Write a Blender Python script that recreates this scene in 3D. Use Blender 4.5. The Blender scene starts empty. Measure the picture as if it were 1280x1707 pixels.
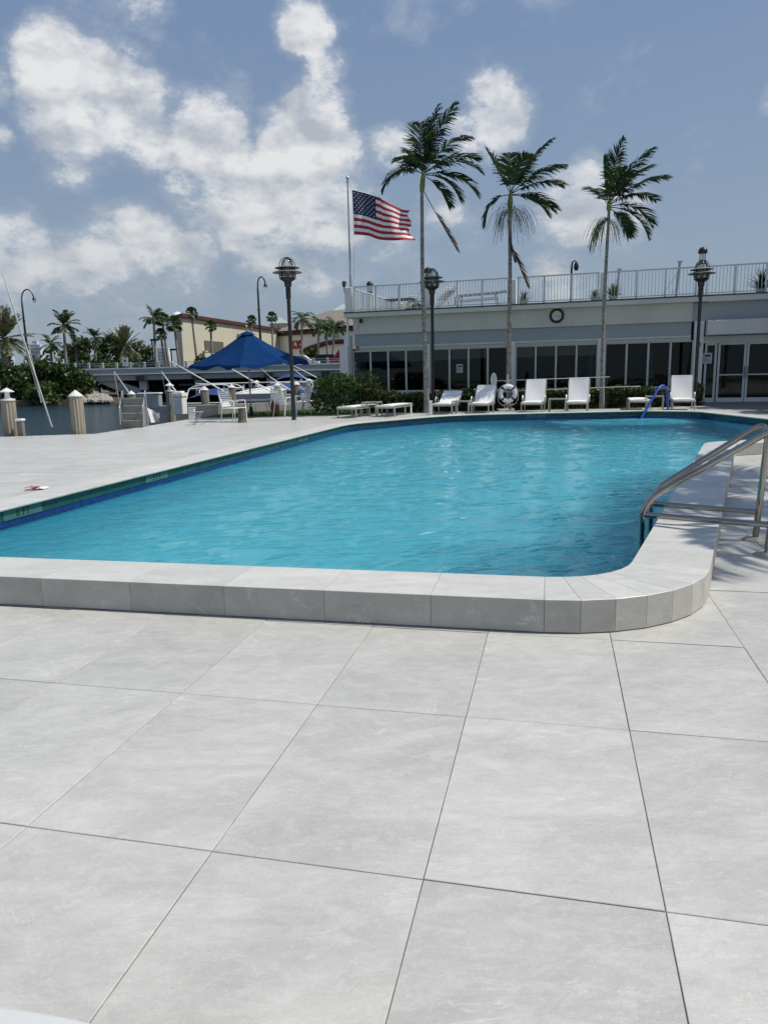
import bpy, math, random
from mathutils import Vector, Matrix, geometry
from math import sin, cos, pi, radians as RD

random.seed(7)
SC = bpy.context.scene
COL = SC.collection

# ------------------------------------------------------------------ camera
F, CX, CY, HC = 1220.0, 640.0, 853.5, 1.32          # focal length and centre in photo pixels, eye height (m)
_n = Vector((-0.0222, -0.9823, -0.1859)).normalized()
_f = Vector((0, 0, 1)); _Y = (_f - _f.dot(_n) * _n).normalized(); _X = _Y.cross(_n)

def c2w(c):
    return Vector((_X.dot(c), _Y.dot(c), _n.dot(c)))

def at(u, v, y):
    "the place at depth y (metres north of the camera) on the sight line of photo pixel u, v"
    d = c2w(Vector(((u - CX) / F, (v - CY) / F, 1)))
    return Vector((0, 0, HC)) + d * (y / d.y)

def gp(u, v, z=0.0):
    d = c2w(Vector(((u - CX) / F, (v - CY) / F, 1)))
    return Vector((0, 0, HC)) + d * ((z - HC) / d.z)

cd = bpy.data.cameras.new('camera'); cam = bpy.data.objects.new('camera', cd); COL.objects.link(cam)
cd.sensor_fit = 'HORIZONTAL'; cd.sensor_width = 36; cd.lens = F / 1280 * 36
cd.clip_start = 0.05; cd.clip_end = 6000
r_, u_, b_ = c2w(Vector((1, 0, 0))), c2w(Vector((0, -1, 0))), c2w(Vector((0, 0, -1)))
cam.matrix_world = Matrix(((r_.x, u_.x, b_.x, 0), (r_.y, u_.y, b_.y, 0), (r_.z, u_.z, b_.z, HC), (0, 0, 0, 1)))
SC.camera = cam

# ------------------------------------------------------------------ sun, sky, exposure
SUN_AZ, SUN_EL = RD(93), RD(57)                     # azimuth clockwise from +Y
sv = Vector((sin(SUN_AZ) * cos(SUN_EL), cos(SUN_AZ) * cos(SUN_EL), sin(SUN_EL)))
ld = bpy.data.lights.new('sun', 'SUN'); ld.energy = 5.0; ld.angle = RD(0.53); ld.color = (1, 0.95, 0.87)
sun = bpy.data.objects.new('sun', ld); COL.objects.link(sun)
sun.rotation_euler = sv.to_track_quat('Z', 'Y').to_euler(); sun.location = (20, 0, 40)
SC.view_settings.view_transform = 'Standard'; SC.view_settings.look = 'None'
SC.view_settings.gamma = 1; SC.view_settings.exposure = -0.22
SC.view_settings.use_curve_mapping = False
SC.cycles.max_bounces = 8; SC.cycles.transparent_max_bounces = 16
SC.cycles.sample_clamp_indirect = 6
ld.cycles.is_caustics_light = True               # sunlight refracted through the pool surface

class NT:
    "small helper that writes node trees"
    def __init__(s, tree):
        s.t = tree; s.N = tree.nodes; s.L = tree.links; s.N.clear()
    def n(s, typ, **kw):
        nd = s.N.new(typ)
        for k, v in kw.items():
            if k.startswith('i_'):
                nd.inputs[k[2:].replace('_', ' ')].default_value = v
            else:
                setattr(nd, k, v)
        return nd
    def put(s, sock, v):
        if isinstance(v, (int, float)): sock.default_value = v
        elif isinstance(v, (tuple, list)):
            sock.default_value = v if len(v) == len(sock.default_value) else tuple(v) + (1,)
        else: s.L.new(v, sock)
    def m(s, op, a, b=None, c=None, clamp=False):
        nd = s.n('ShaderNodeMath', operation=op, use_clamp=clamp)
        for i, v in enumerate((a, b, c)):
            if v is not None: s.put(nd.inputs[i], v)
        return nd.outputs[0]
    def vm(s, op, a, b=None):
        nd = s.n('ShaderNodeVectorMath', operation=op)
        s.put(nd.inputs[0], a)
        if b is not None: s.put(nd.inputs[3] if op == 'SCALE' else nd.inputs[1], b)
        return nd.outputs['Value'] if op in ('DOT_PRODUCT', 'LENGTH') else nd.outputs[0]
    def mr(s, v, a, b, c=0.0, d=1.0, smooth=False):
        nd = s.n('ShaderNodeMapRange')
        if smooth: nd.interpolation_type = 'SMOOTHSTEP'
        s.put(nd.inputs[0], v)
        for i, x in enumerate((a, b, c, d)): s.put(nd.inputs[i + 1], x)
        return nd.outputs[0]
    def mix(s, f, a, b, mode='MIX'):
        nd = s.n('ShaderNodeMix', data_type='RGBA', blend_type=mode)
        s.put(nd.inputs[0], f); s.put(nd.inputs[6], a); s.put(nd.inputs[7], b)
        return nd.outputs[2]
    def noise(s, vec, scale, detail=4, rough=0.5, dist=0.0, out=0):
        nd = s.n('ShaderNodeTexNoise'); nd.inputs['Scale'].default_value = scale
        nd.inputs['Detail'].default_value = detail; nd.inputs['Roughness'].default_value = rough
        nd.inputs['Distortion'].default_value = dist
        if vec is not None: s.L.new(vec, nd.inputs['Vector'])
        return nd.outputs[out]
    def mapping(s, vec, loc=(0, 0, 0), rot=(0, 0, 0), scale=(1, 1, 1)):
        nd = s.n('ShaderNodeMapping'); s.L.new(vec, nd.inputs[0])
        s.put(nd.inputs[1], loc); s.put(nd.inputs[2], rot); s.put(nd.inputs[3], scale)
        return nd.outputs[0]

W = bpy.data.worlds.new('World'); SC.world = W; W.use_nodes = True
t = NT(W.node_tree)
tc = t.n('ShaderNodeTexCoord').outputs['Generated']
sky = t.n('ShaderNodeTexSky', sky_type='NISHITA', sun_disc=False, sun_elevation=SUN_EL, sun_rotation=SUN_AZ,
          air_density=1.25, dust_density=1.9, ozone_density=1.6, altitude=0)
def dirn(u, v):
    return c2w(Vector(((u - CX) / F, (v - CY) / F, 1))).normalized()
# cloud masses: photo position of their centres, radius in photo pixels, strength
CL = [(95, 110, 75, .9), (160, 165, 95, 1.0), (225, 190, 80, .9), (120, 215, 80, .7), (270, 215, 70, .75), (345, 225, 70, .95), (385, 275, 60, .75),
      (330, 330, 70, .7), (400, 330, 85, .85), (540, 125, 45, .75), (535, 190, 75, .9), (510, 250, 95, 1.0), (560, 260, 70, .8),
      (470, 330, 100, .95), (560, 340, 95, .8), (430, 395, 80, .8), (530, 420, 90, .6), (650, 250, 45, .6),
      (250, 400, 75, .95), (190, 415, 70, .75), (320, 420, 70, .7), (130, 440, 80, .6), (30, 430, 90, .75), (300, 470, 70, .6),
      (510, 50, 48, .9), (500, 5, 40, .7), (395, 155, 40, .4), (130, -10, 80, .5), (240, -5, 60, .5), (0, 130, 28, .6), (0, 215, 24, .6),
      (690, 5, 55, .45), (750, 0, 45, .4), (930, 0, 70, .30), (830, 190, 65, .8), (780, 215, 50, .6), (870, 180, 35, .5),
      (970, 330, 75, .9), (940, 345, 60, .7), (1040, 350, 55, .6), (930, 470, 60, .7), (730, 350, 55, .6), (770, 390, 50, .4),
      (60, 500, 120, .45), (230, 510, 140, .45), (620, 400, 70, .5), (1290, 160, 30, .5), (990, 480, 45, .5)]
wp = t.noise(tc, 8, 6, .62, out=1)
warp = t.vm('ADD', tc, t.vm('SCALE', t.vm('SUBTRACT', wp, (0.5, 0.5, 0.5)), 0.05))
warp = t.vm('NORMALIZE', warp)
def cloud_mass(vec):
    acc = None
    for (u, v, r, s_) in CL:
        c = dirn(u, v)
        cr = cos(math.atan(r * 1.14 / F))
        x = t.mr(t.vm('DOT_PRODUCT', vec, tuple(c)), cr, 1.0, 0, s_, True)
        acc = x if acc is None else t.m('SMOOTH_MAX', acc, x, .12)
    return t.m('MINIMUM', acc, 0.95)
mass = cloud_mass(warp)
zz = t.n('ShaderNodeSeparateXYZ'); t.L.new(tc, zz.inputs[0])
sq = t.mapping(tc, scale=(1, 1, 1.7))
nb = t.noise(sq, 9, 13, .70, .15)
up = t.vm('ADD', sq, (0.016, 0.0, 0.028))
nb2 = t.noise(up, 9, 6, .6, .1)
# out of view the same kind of broken cloud goes on
behind = t.mr(t.vm('DOT_PRODUCT', tc, tuple(dirn(640, 300))), 0.5, 0.82, 1, 0)
wide = t.m('MULTIPLY', behind, t.mr(t.noise(tc, 3.1, 4, .5), .46, .70, 0, 1.3))
dens = t.m('ADD', t.m('SUBTRACT', t.m('ADD', t.m('MULTIPLY', mass, 1.58), wide), .52), t.m('MULTIPLY', t.m('SUBTRACT', nb, .5), 3.0))
cover = t.m('MAXIMUM', t.mr(dens, .08, .85, 0, 1, True), t.mr(dens, -.30, .5, 0, .22, True))
relief = t.m('MULTIPLY', t.m('SUBTRACT', t.noise(sq, 10, 5, .55, .1), t.noise(up, 10, 5, .55, .1)), 4.2)
thick = t.mr(dens, .5, 1.4, 0, 1)
lit = t.m('ADD', t.m('SUBTRACT', t.m('ADD', .80, relief), t.m('MULTIPLY', thick, .38)), t.m('MULTIPLY', t.m('SUBTRACT', nb2, .5), -.5), clamp=True)
ccol = t.mix(lit, (5.2, 5.7, 6.4), (9.5, 9.55, 9.6))
low = t.mr(zz.outputs[2], 0.0, 0.30, 1, 0, True)
ccol = t.mix(t.m('MULTIPLY', low, .55), ccol, (4.5, 4.9, 5.4))
skyc = t.mix(.78, sky.outputs[0], t.mix(t.mr(zz.outputs[2], .02, .62, 0, 1), (3.55, 4.45, 5.6), (1.55, 2.75, 5.3)))
fac = t.m('MULTIPLY', cover, .93)
bg = t.n('ShaderNodeBackground'); t.L.new(t.mix(fac, skyc, ccol), bg.inputs[0]); bg.inputs[1].default_value = 0.1
wo = t.n('ShaderNodeOutputWorld'); t.L.new(bg.outputs[0], wo.inputs[0])

# ------------------------------------------------------------------ materials
def mat(name, col, rough=.6, var=.12, vscale=6, metal=0, bump=0, bscale=60, spec=.5, grain=None, grime=None, coat=0, two=False):
    "general painted, cast or woven surface: colour with two scales of wear and fine relief"
    M_ = bpy.data.materials.new(name); M_.use_nodes = True; t = NT(M_.node_tree)
    P = t.n('ShaderNodeBsdfPrincipled'); O = t.n('ShaderNodeOutputMaterial'); t.L.new(P.outputs[0], O.inputs[0])
    oc = t.n('ShaderNodeTexCoord').outputs['Object']
    if grain: oc_ = t.mapping(oc, scale=grain)
    else: oc_ = oc
    n1 = t.noise(oc_, vscale, 5, .6); n2 = t.noise(oc_, vscale * 7, 3, .6)
    k = t.m('ADD', t.mr(n1, .3, .7, 1 - var, 1 + var), t.m('MULTIPLY', t.m('SUBTRACT', n2, .5), var))
    c = t.mix(1, col, t.n('ShaderNodeCombineColor').outputs[0], 'MULTIPLY')
    cc = c.node.inputs[7].links[0].from_node
    for i in range(3): t.L.new(k, cc.inputs[i])
    if grime:
        g = t.mr(t.noise(oc_, vscale * .45, 6, .7), .5, .72, 0, grime[1])
        c = t.mix(g, c, grime[0])
    t.L.new(c, P.inputs['Base Color'])
    P.inputs['Roughness'].default_value = rough; P.inputs['Metallic'].default_value = metal
    P.inputs['Specular IOR Level'].default_value = spec; P.inputs['Coat Weight'].default_value = coat
    t.L.new(t.mr(n2, .3, .7, max(rough - .08, .02), min(rough + .08, 1)), P.inputs['Roughness'])
    if bump:
        b = t.n('ShaderNodeBump'); b.inputs['Strength'].default_value = bump; b.inputs['Distance'].default_value = .004
        t.L.new(t.noise(oc_, bscale, 4, .6), b.inputs['Height']); t.L.new(b.outputs[0], P.inputs['Normal'])
    return M_

def stone_mat(name, base, dark, light, rough=.40, stretch=(1, 1, 1)):
    "cleft-look porcelain: cloudy patches, slanting veins, pale specks; every tile object its own cut of the pattern"
    M_ = bpy.data.materials.new(name); M_.use_nodes = True; t = NT(M_.node_tree)
    P = t.n('ShaderNodeBsdfPrincipled'); O = t.n('ShaderNodeOutputMaterial'); t.L.new(P.outputs[0], O.inputs[0])
    g = t.n('ShaderNodeNewGeometry').outputs['Position']
    ri = t.n('ShaderNodeObjectInfo').outputs['Random']
    cx = t.n('ShaderNodeCombineXYZ'); t.L.new(t.m('MULTIPLY', ri, 37.0), cx.inputs[0]); t.L.new(t.m('MULTIPLY', ri, 91.0), cx.inputs[1]); t.L.new(t.m('MULTIPLY', ri, 13.0), cx.inputs[2])
    p = t.vm('ADD', g, cx.outputs[0])
    pr = t.mapping(p, rot=(0, 0, -.5), scale=(1.0, 2.3, 1.5))
    big = t.noise(pr, 1.6, 7, .62, .9)
    mid = t.noise(pr, 5.5, 8, .68, 1.6)
    fine = t.noise(p, 70, 5, .65)
    vein = t.m('ABSOLUTE', t.m('SUBTRACT', t.noise(t.mapping(p, rot=(0, 0, -.5), scale=(.8, 2.6, 1)), 2.6, 10, .70, 1.0), .5))
    v1 = t.mr(vein, 0, .016, 1, 0)
    gate = t.mr(t.noise(p, 3.5, 4, .6), .50, .68, 0, 1)
    c = t.mix(t.mr(big, .36, .66, 0, 1), dark, base)
    c = t.mix(t.m('MULTIPLY', t.mr(mid, .50, .72, 0, 1), .20), c, light)
    c = t.mix(t.m('MULTIPLY', t.mr(mid, .47, .33, 0, 1), .30), c, dark)
    c = t.mix(t.m('MULTIPLY', t.m('MULTIPLY', v1, gate), .75), c, (.74, .73, .69))
    v2 = t.mr(t.m('ABSOLUTE', t.m('SUBTRACT', t.noise(t.mapping(p, rot=(0, 0, -.62), scale=(.7, 2.2, 1)), 3.4, 9, .7, 1.6), .5)), 0, .012, 1, 0)
    c = t.mix(t.m('MULTIPLY', t.m('MULTIPLY', v2, t.mr(t.noise(p, 2.6, 3, .6), .5, .62, 0, 1)), .5), c, dark)
    spk = t.mr(t.noise(p, 120, 3, .6), .58, .70, 0, .40)
    c = t.mix(spk, c, light)
    spd = t.mr(t.noise(p, 110, 3, .6), .42, .28, 0, .50)
    c = t.mix(spd, c, dark)
    k = t.mr(ri, 0, 1, .93, 1.05)
    cc = t.n('ShaderNodeCombineColor')
    for i in range(3): t.L.new(k, cc.inputs[i])
    c = t.mix(1, c, cc.outputs[0], 'MULTIPLY')
    for sc_, amp, lo, colr in ((7, .15, .525, light), (13, .14, .54, dark), (26, .14, .55, light)):
        w_ = t.noise(t.mapping(p, rot=(0, 0, -.5), scale=(1.0, 2.0, 1.3)), sc_, 7, .72, .7)
        c = t.mix(t.mr(w_, lo, lo + .035, 0, amp), c, colr)
    # faint foot dirt
    dirt = t.mr(t.noise(g, .9, 6, .7), .52, .75, 0, .16)
    c = t.mix(dirt, c, (.33, .32, .30))
    t.L.new(c, P.inputs['Base Color'])
    t.L.new(t.mr(mid, .3, .7, rough - .1, rough + .1), P.inputs['Roughness']); P.inputs['Specular IOR Level'].default_value = .75
    b = t.n('ShaderNodeBump'); b.inputs['Strength'].default_value = .5; b.inputs['Distance'].default_value = .0035
    t.L.new(t.m('ADD', t.m('MULTIPLY', mid, 1.3), t.m('ADD', t.m('MULTIPLY', fine, .35), t.m('MULTIPLY', v1, -.15))), b.inputs['Height'])
    t.L.new(b.outputs[0], P.inputs['Normal'])
    return M_

def leaf_mat(name, c1, c2, c3, rough=.45, trans=.25):
    M_ = bpy.data.materials.new(name); M_.use_nodes = True; t = NT(M_.node_tree)
    P = t.n('ShaderNodeBsdfPrincipled'); O = t.n('ShaderNodeOutputMaterial')
    g = t.n('ShaderNodeNewGeometry')
    r = g.outputs['Random Per Island']
    c = t.mix(t.mr(r, 0, .75, 0, 1), c1, c2)
    c = t.mix(t.mr(r, .84, .93, 0, 1), c, c3)
    oc = t.n('ShaderNodeTexCoord').outputs['Object']
    c = t.mix(t.mr(t.noise(oc, 1.3, 3), .35, .7, 0, .5), c, c1)
    t.L.new(c, P.inputs['Base Color']); P.inputs['Roughness'].default_value = rough
    T = t.n('ShaderNodeBsdfTranslucent'); t.L.new(t.mix(.6, c, c2), T.inputs[0])
    mx = t.n('ShaderNodeMixShader'); mx.inputs[0].default_value = trans
    t.L.new(P.outputs[0], mx.inputs[1]); t.L.new(T.outputs[0], mx.inputs[2]); t.L.new(mx.outputs[0], O.inputs[0])
    return M_

def glass_dark(name, tint=(.03, .035, .035), see=.35):
    "window glass: dark tinted, partly clear, mirror-like at low angles"
    M_ = bpy.data.materials.new(name); M_.use_nodes = True; t = NT(M_.node_tree)
    O = t.n('ShaderNodeOutputMaterial')
    Tn = t.n('ShaderNodeBsdfTransparent'); Tn.inputs[0].default_value = (see, see * 1.03, see, 1)
    G = t.n('ShaderNodeBsdfGlossy'); G.inputs['Roughness'].default_value = .015; G.inputs[0].default_value = (.85, .9, .9, 1)
    fr = t.n('ShaderNodeFresnel'); fr.inputs[0].default_value = 1.38
    oc = t.n('ShaderNodeTexCoord').outputs['Object']
    b = t.n('ShaderNodeBump'); b.inputs['Strength'].default_value = .08; b.inputs['Distance'].default_value = .02
    t.L.new(t.noise(oc, .9, 2), b.inputs['Height']); t.L.new(b.outputs[0], G.inputs['Normal'])
    mx = t.n('ShaderNodeMixShader'); t.L.new(fr.outputs[0], mx.inputs[0]); t.L.new(Tn.outputs[0], mx.inputs[1]); t.L.new(G.outputs[0], mx.inputs[2])
    t.L.new(mx.outputs[0], O.inputs[0])
    return M_

def clear_glass(name):
    M_ = glass_dark(name, see=.9); return M_

M = {}
M['tile'] = stone_mat('deck_tile_stone', (.515, .508, .466), (.415, .410, .376), (.65, .642, .60))
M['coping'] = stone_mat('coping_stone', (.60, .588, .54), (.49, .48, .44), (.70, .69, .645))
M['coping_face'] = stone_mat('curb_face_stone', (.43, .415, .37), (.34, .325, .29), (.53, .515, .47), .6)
M['column_white'] = mat('white_column_paint', (.76, .76, .73), .8, .04, 1.5, bump=.2, bscale=90, grime=((.6, .6, .56), .35))
M['patio'] = mat('patio_paving_shade', (.17, .168, .16), .85, .15, 1.5, bump=.4, bscale=60, grime=((.24, .235, .22), .5))  # dark grey that carries the shade in front of the entrance doors
M['grout'] = mat('grout', (.20, .195, .18), .9, .4, 3, bump=.3, bscale=200, grime=((.55, .54, .51), 1.0))
M['concrete'] = mat('concrete', (.38, .37, .35), .85, .18, 2, bump=.4, bscale=50, grime=((.22, .21, .19), .5))
M['bridge_concrete'] = mat('bridge_concrete', (.30, .33, .34), .85, .14, .5, grain=(.3, .3, 2), grime=((.16, .17, .17), .5))
M['bridge_light'] = mat('bridge_light_concrete', (.48, .50, .50), .85, .12, .6, grime=((.25, .25, .24), .4))
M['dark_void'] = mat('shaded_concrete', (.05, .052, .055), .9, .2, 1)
M['band'] = mat('green_band_tile', (.010, .060, .052), .25, .25, 5, spec=.5, grime=((.03, .10, .09), .5))
M['blue_tile'] = mat('blue_waterline_tile', (.006, .022, .15), .15, .25, 8, spec=.7)
M['pool_plaster'] = mat('pool_plaster', (.085, .535, .645), .7, .05, 2, bump=.1)
M['wall_white'] = mat('painted_stucco', (.63, .625, .585), .85, .05, 1.2, bump=.25, bscale=90, grain=(1, 1, .5), grime=((.42, .43, .40), .45))
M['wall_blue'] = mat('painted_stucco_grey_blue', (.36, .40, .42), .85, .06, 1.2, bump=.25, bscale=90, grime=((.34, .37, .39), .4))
M['white_paint'] = mat('white_paint', (.78, .78, .75), .45, .05, 3, grime=((.6, .59, .55), .25))
M['frame_alu'] = mat('white_aluminium_frame', (.60, .62, .60), .4, .05, 4)
M['rail_paint'] = mat('rail_white_paint', (.62, .67, .68), .45, .06, 3, grime=((.4, .4, .38), .3))
M['roof_edge'] = mat('roof_edge_membrane', (.07, .08, .075), .9, .3, 3)
M['blind'] = mat('roller_blind', (.88, .89, .82), .9, .05, 3)
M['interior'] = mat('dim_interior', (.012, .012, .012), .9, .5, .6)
M['wood_in'] = mat('interior_furniture', (.18, .11, .06), .6, .4, 3)
M['curtain'] = mat('pale_curtain', (.45, .5, .52), .9, .2, 8, grain=(6, 1, .1))
M['glass'] = glass_dark('window_glass', see=.55)
M['lamp_glass'] = clear_glass('lamp_glass')
M['black_metal'] = mat('black_painted_metal', (.014, .015, .014), .42, .3, 9, bump=.2, grime=((.06, .055, .05), .35))
M['bronze'] = mat('weathered_lamp_metal', (.045, .045, .038), .5, .3, 9, grime=((.14, .15, .12), .4))
M['shade_disc'] = mat('lamp_disc_metal', (.24, .25, .22), .45, .2, 9)
M['steel'] = mat('stainless_steel', (.36, .335, .30), .10, .12, 5, metal=1, bump=.05, grime=((.34, .24, .14), .45))
M['galv'] = mat('galvanised_pole', (.42, .44, .46), .4, .1, 5, metal=.4)
M['chaise_frame'] = mat('champagne_frame', (.36, .35, .32), .4, .1, 9, metal=.3)
def sling_mat():
    M_ = mat('white_sling_fabric', (.86, .86, .83), .75, .03, 10, bump=.3, bscale=400); n_ = M_.node_tree.nodes; L = M_.node_tree.links
    O = [x for x in n_ if x.type == 'OUTPUT_MATERIAL'][0]; P = [x for x in n_ if x.type == 'BSDF_PRINCIPLED'][0]
    T = n_.new('ShaderNodeBsdfTranslucent'); T.inputs[0].default_value = (.9, .9, .86, 1); X = n_.new('ShaderNodeMixShader'); X.inputs[0].default_value = .12
    L.new(P.outputs[0], X.inputs[1]); L.new(T.outputs[0], X.inputs[2]); L.new(X.outputs[0], O.inputs[0]); return M_
M['sling'] = sling_mat()
M['plastic_white'] = mat('white_plastic', (.80, .80, .78), .4, .05, 6, grime=((.6, .58, .52), .3))
M['blue_cloth'] = mat('blue_canvas', (.0008, .029, .110), .85, .14, 4, bump=.3, bscale=200, spec=.12)
M['blue_tarp'] = mat('blue_tarpaulin', (.006, .035, .16), .6, .3, 2, bump=.5, bscale=6)
M['blue_vinyl'] = mat('blue_vinyl_sleeve', (.012, .06, .34), .5, .2, 20, grain=(1, 1, 5))
M['navy'] = mat('navy_band', (.02, .03, .16), .6, .1, 10)
M['rope'] = mat('rope', (.62, .60, .54), .9, .2, 60)
M['table_white'] = mat('greyed_white_laminate', (.58, .60, .59), .35, .04, 5)
M['net'] = mat('skimmer_mesh', (.48, .50, .44), .9, .25, 60)
M['red'] = mat('red_plastic', (.42, .02, .025), .5, .1, 6)
M['red_dark'] = mat('dark_red_roof_edge', (.075, .018, .015), .7, .15, .6)
M['store_beige'] = mat('beige_store_wall', (.50, .48, .37), .85, .05, .3, grime=((.40, .385, .30), .4))
M['store_white'] = mat('white_store_wall', (.80, .79, .73), .8, .03, .3)
M['roof_tan'] = mat('tan_shingle_roof', (.23, .20, .16), .9, .2, .8, grain=(1, 1, 4))
M['roof_mint'] = mat('mint_roof', (.34, .42, .37), .7, .1, .5)
M['hazy_white'] = mat('hazed_tower_wall', (.52, .57, .62), .8, .05, .2)  # pale bluish tone, distance haze put into the wall colour
M['far_window'] = mat('far_tower_window', (.22, .28, .35), .3, .2, .3)
M['piling'] = mat('weathered_piling', (.30, .27, .215), .9, .28, 7, grain=(9, 9, .35), bump=.8, bscale=12, grime=((.20, .18, .15), .6))
M['dock_wood'] = mat('grey_dock_timber', (.19, .185, .17), .9, .2, 5, grain=(1, 8, 8))
M['hull_grey'] = mat('pale_gelcoat', (.34, .35, .37), .3, .06, 1.5, grime=((.25, .25, .26), .4))
M['hull_white'] = mat('white_gelcoat', (.72, .72, .70), .3, .05, 1.5)
M['rock'] = mat('shore_rock', (.30, .28, .25), .9, .3, 3, bump=.8, bscale=14)
M['soil'] = mat('soil', (.12, .10, .07), .95, .3, 2, bump=.6, bscale=30)
M['sand_bank'] = mat('eroded_bank_soil', (.26, .19, .13), .95, .3, 1, bump=.6, bscale=8)
M['grass_blade'] = leaf_mat('grass_blade', (.05, .12, .018), (.09, .20, .03), (.16, .22, .05))
M['lawn'] = mat('lawn_soil', (.045, .09, .02), .95, .3, 4, bump=.6, bscale=60)
M['trunk'] = mat('palm_trunk_bark', (.24, .23, .205), .9, .35, 3, grain=(3, 3, 10), bump=1.0, bscale=14, grime=((.045, .04, .032), 1.0))
M['trunk_dark'] = mat('dark_trunk_bark', (.11, .095, .075), .9, .3, 4, grain=(2, 2, 6), bump=.8, bscale=14)
M['crownshaft'] = mat('green_crownshaft', (.14, .20, .04), .45, .3, 3, grain=(3, 3, .6))
M['frond'] = leaf_mat('palm_leaflet', (.010, .028, .007), (.026, .066, .013), (.11, .15, .03), .48, .28)
M['frond_far'] = leaf_mat('far_palm_leaflet', (.030, .060, .020), (.060, .110, .028), (.16, .16, .06), .5, .25)
M['frond_date'] = leaf_mat('date_palm_leaflet', (.05, .065, .025), (.12, .13, .045), (.30, .20, .08), .5, .25)
M['frond_dead'] = leaf_mat('dead_palm_leaflet', (.07, .035, .020), (.13, .065, .035), (.22, .15, .10), .8, .1)
M['flower'] = leaf_mat('palm_seed_spray', (.07, .10, .04), (.14, .17, .08), (.25, .25, .14), .7, .1)
M['hedge_leaf'] = leaf_mat('hedge_leaf', (.012, .032, .008), (.05, .085, .016), (.34, .29, .06), .40, .15)
M['bush_leaf'] = leaf_mat('bush_leaf', (.020, .060, .012), (.06, .14, .022), (.26, .30, .07), .35, .25)
M['tree_leaf'] = leaf_mat('tree_leaf', (.014, .038, .008), (.045, .085, .018), (.11, .14, .04), .5, .25)
M['tree_leaf2'] = leaf_mat('light_tree_leaf', (.03, .06, .012), (.08, .13, .03), (.18, .20, .07), .5, .25)
M['twig'] = mat('twig', (.10, .08, .06), .9, .3, 4)
M['sign_white'] = mat('sign_white', (.72, .72, .70), .5, .05, 8)
M['sign_dark'] = mat('sign_ink', (.02, .025, .03), .6, .1, 8)
M['paper'] = mat('paper_notice', (.50, .55, .56), .7, .05, 8)
M['cap_white'] = mat('piling_cap', (.66, .66, .64), .45, .04, 8)
M['clock_face'] = mat('clock_face', (.62, .64, .62), .5, .04, 8)
M['flag_red'] = mat('flag_red', (.40, .012, .022), .75, .12, 3)
M['flag_white'] = mat('flag_white', (.78, .78, .78), .75, .08, 3)
M['flag_blue'] = mat('flag_blue', (.012, .018, .085), .75, .12, 3)
M['black_plastic'] = mat('black_plastic', (.012, .012, .012), .5, .2, 8)
M['pigment_stain'] = mat('red_print', (.45, .08, .08), .7, .2, 20)
M['buoy'] = mat('faded_red_foam', (.50, .16, .12), .8, .2, 8)
for k in ('frond', 'frond_far', 'frond_date', 'frond_dead', 'hedge_leaf', 'bush_leaf', 'tree_leaf', 'tree_leaf2', 'grass_blade', 'flower'):
    M[k].use_backface_culling = False

def lens_glow():
    return M['shade_disc']

# water of the pool: real refraction over the plaster shell
def pool_water_mat():
    M_ = bpy.data.materials.new('pool_water'); M_.use_nodes = True; t = NT(M_.node_tree)
    O = t.n('ShaderNodeOutputMaterial'); P = t.n('ShaderNodeBsdfPrincipled')
    P.inputs['Transmission Weight'].default_value = 1; P.inputs['Roughness'].default_value = 0; P.inputs['IOR'].default_value = 1.33
    P.inputs['Base Color'].default_value = (1, 1, 1, 1)
    g = t.n('ShaderNodeNewGeometry').outputs['Position']
    h = t.noise(t.mapping(g, rot=(0, 0, .35), scale=(1, 1.6, 1)), 2.4, 3, .55, .8)
    h = t.m('ADD', h, t.m('MULTIPLY', t.noise(t.mapping(g, rot=(0, 0, -.45), scale=(1, 1.8, 1)), 8, 4, .6, .9), .42))
    h = t.m('ADD', h, t.m('MULTIPLY', t.noise(t.mapping(g, rot=(0, 0, .15), scale=(1, 1.7, 1)), 24, 4, .65, .5), .20))
    b = t.n('ShaderNodeBump'); b.inputs['Strength'].default_value = .75; b.inputs['Distance'].default_value = .075
    t.L.new(h, b.inputs['Height']); t.L.new(b.outputs[0], P.inputs['Normal']); t.L.new(P.outputs[0], O.inputs[0])
    return M_
M['pool_water'] = pool_water_mat()

def canal_mat():
    M_ = bpy.data.materials.new('canal_water'); M_.use_nodes = True; t = NT(M_.node_tree)
    P = t.n('ShaderNodeBsdfPrincipled'); O = t.n('ShaderNodeOutputMaterial'); t.L.new(P.outputs[0], O.inputs[0])
    g = t.n('ShaderNodeNewGeometry').outputs['Position']
    h = t.m('ADD', t.noise(t.mapping(g, scale=(.45, 1.3, 1)), 1.1, 6, .66, .8), t.m('MULTIPLY', t.noise(t.mapping(g, scale=(.6, 1.8, 1)), 4, 4, .6), .4))
    b = t.n('ShaderNodeBump'); b.inputs['Strength'].default_value = .9; b.inputs['Distance'].default_value = .22
    t.L.new(h, b.inputs['Height']); t.L.new(b.outputs[0], P.inputs['Normal'])
    P.inputs['Base Color'].default_value = (.015, .04, .055, 1); P.inputs['Roughness'].default_value = .12
    P.inputs['IOR'].default_value = 1.33
    return M_
M['canal'] = canal_mat()

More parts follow.
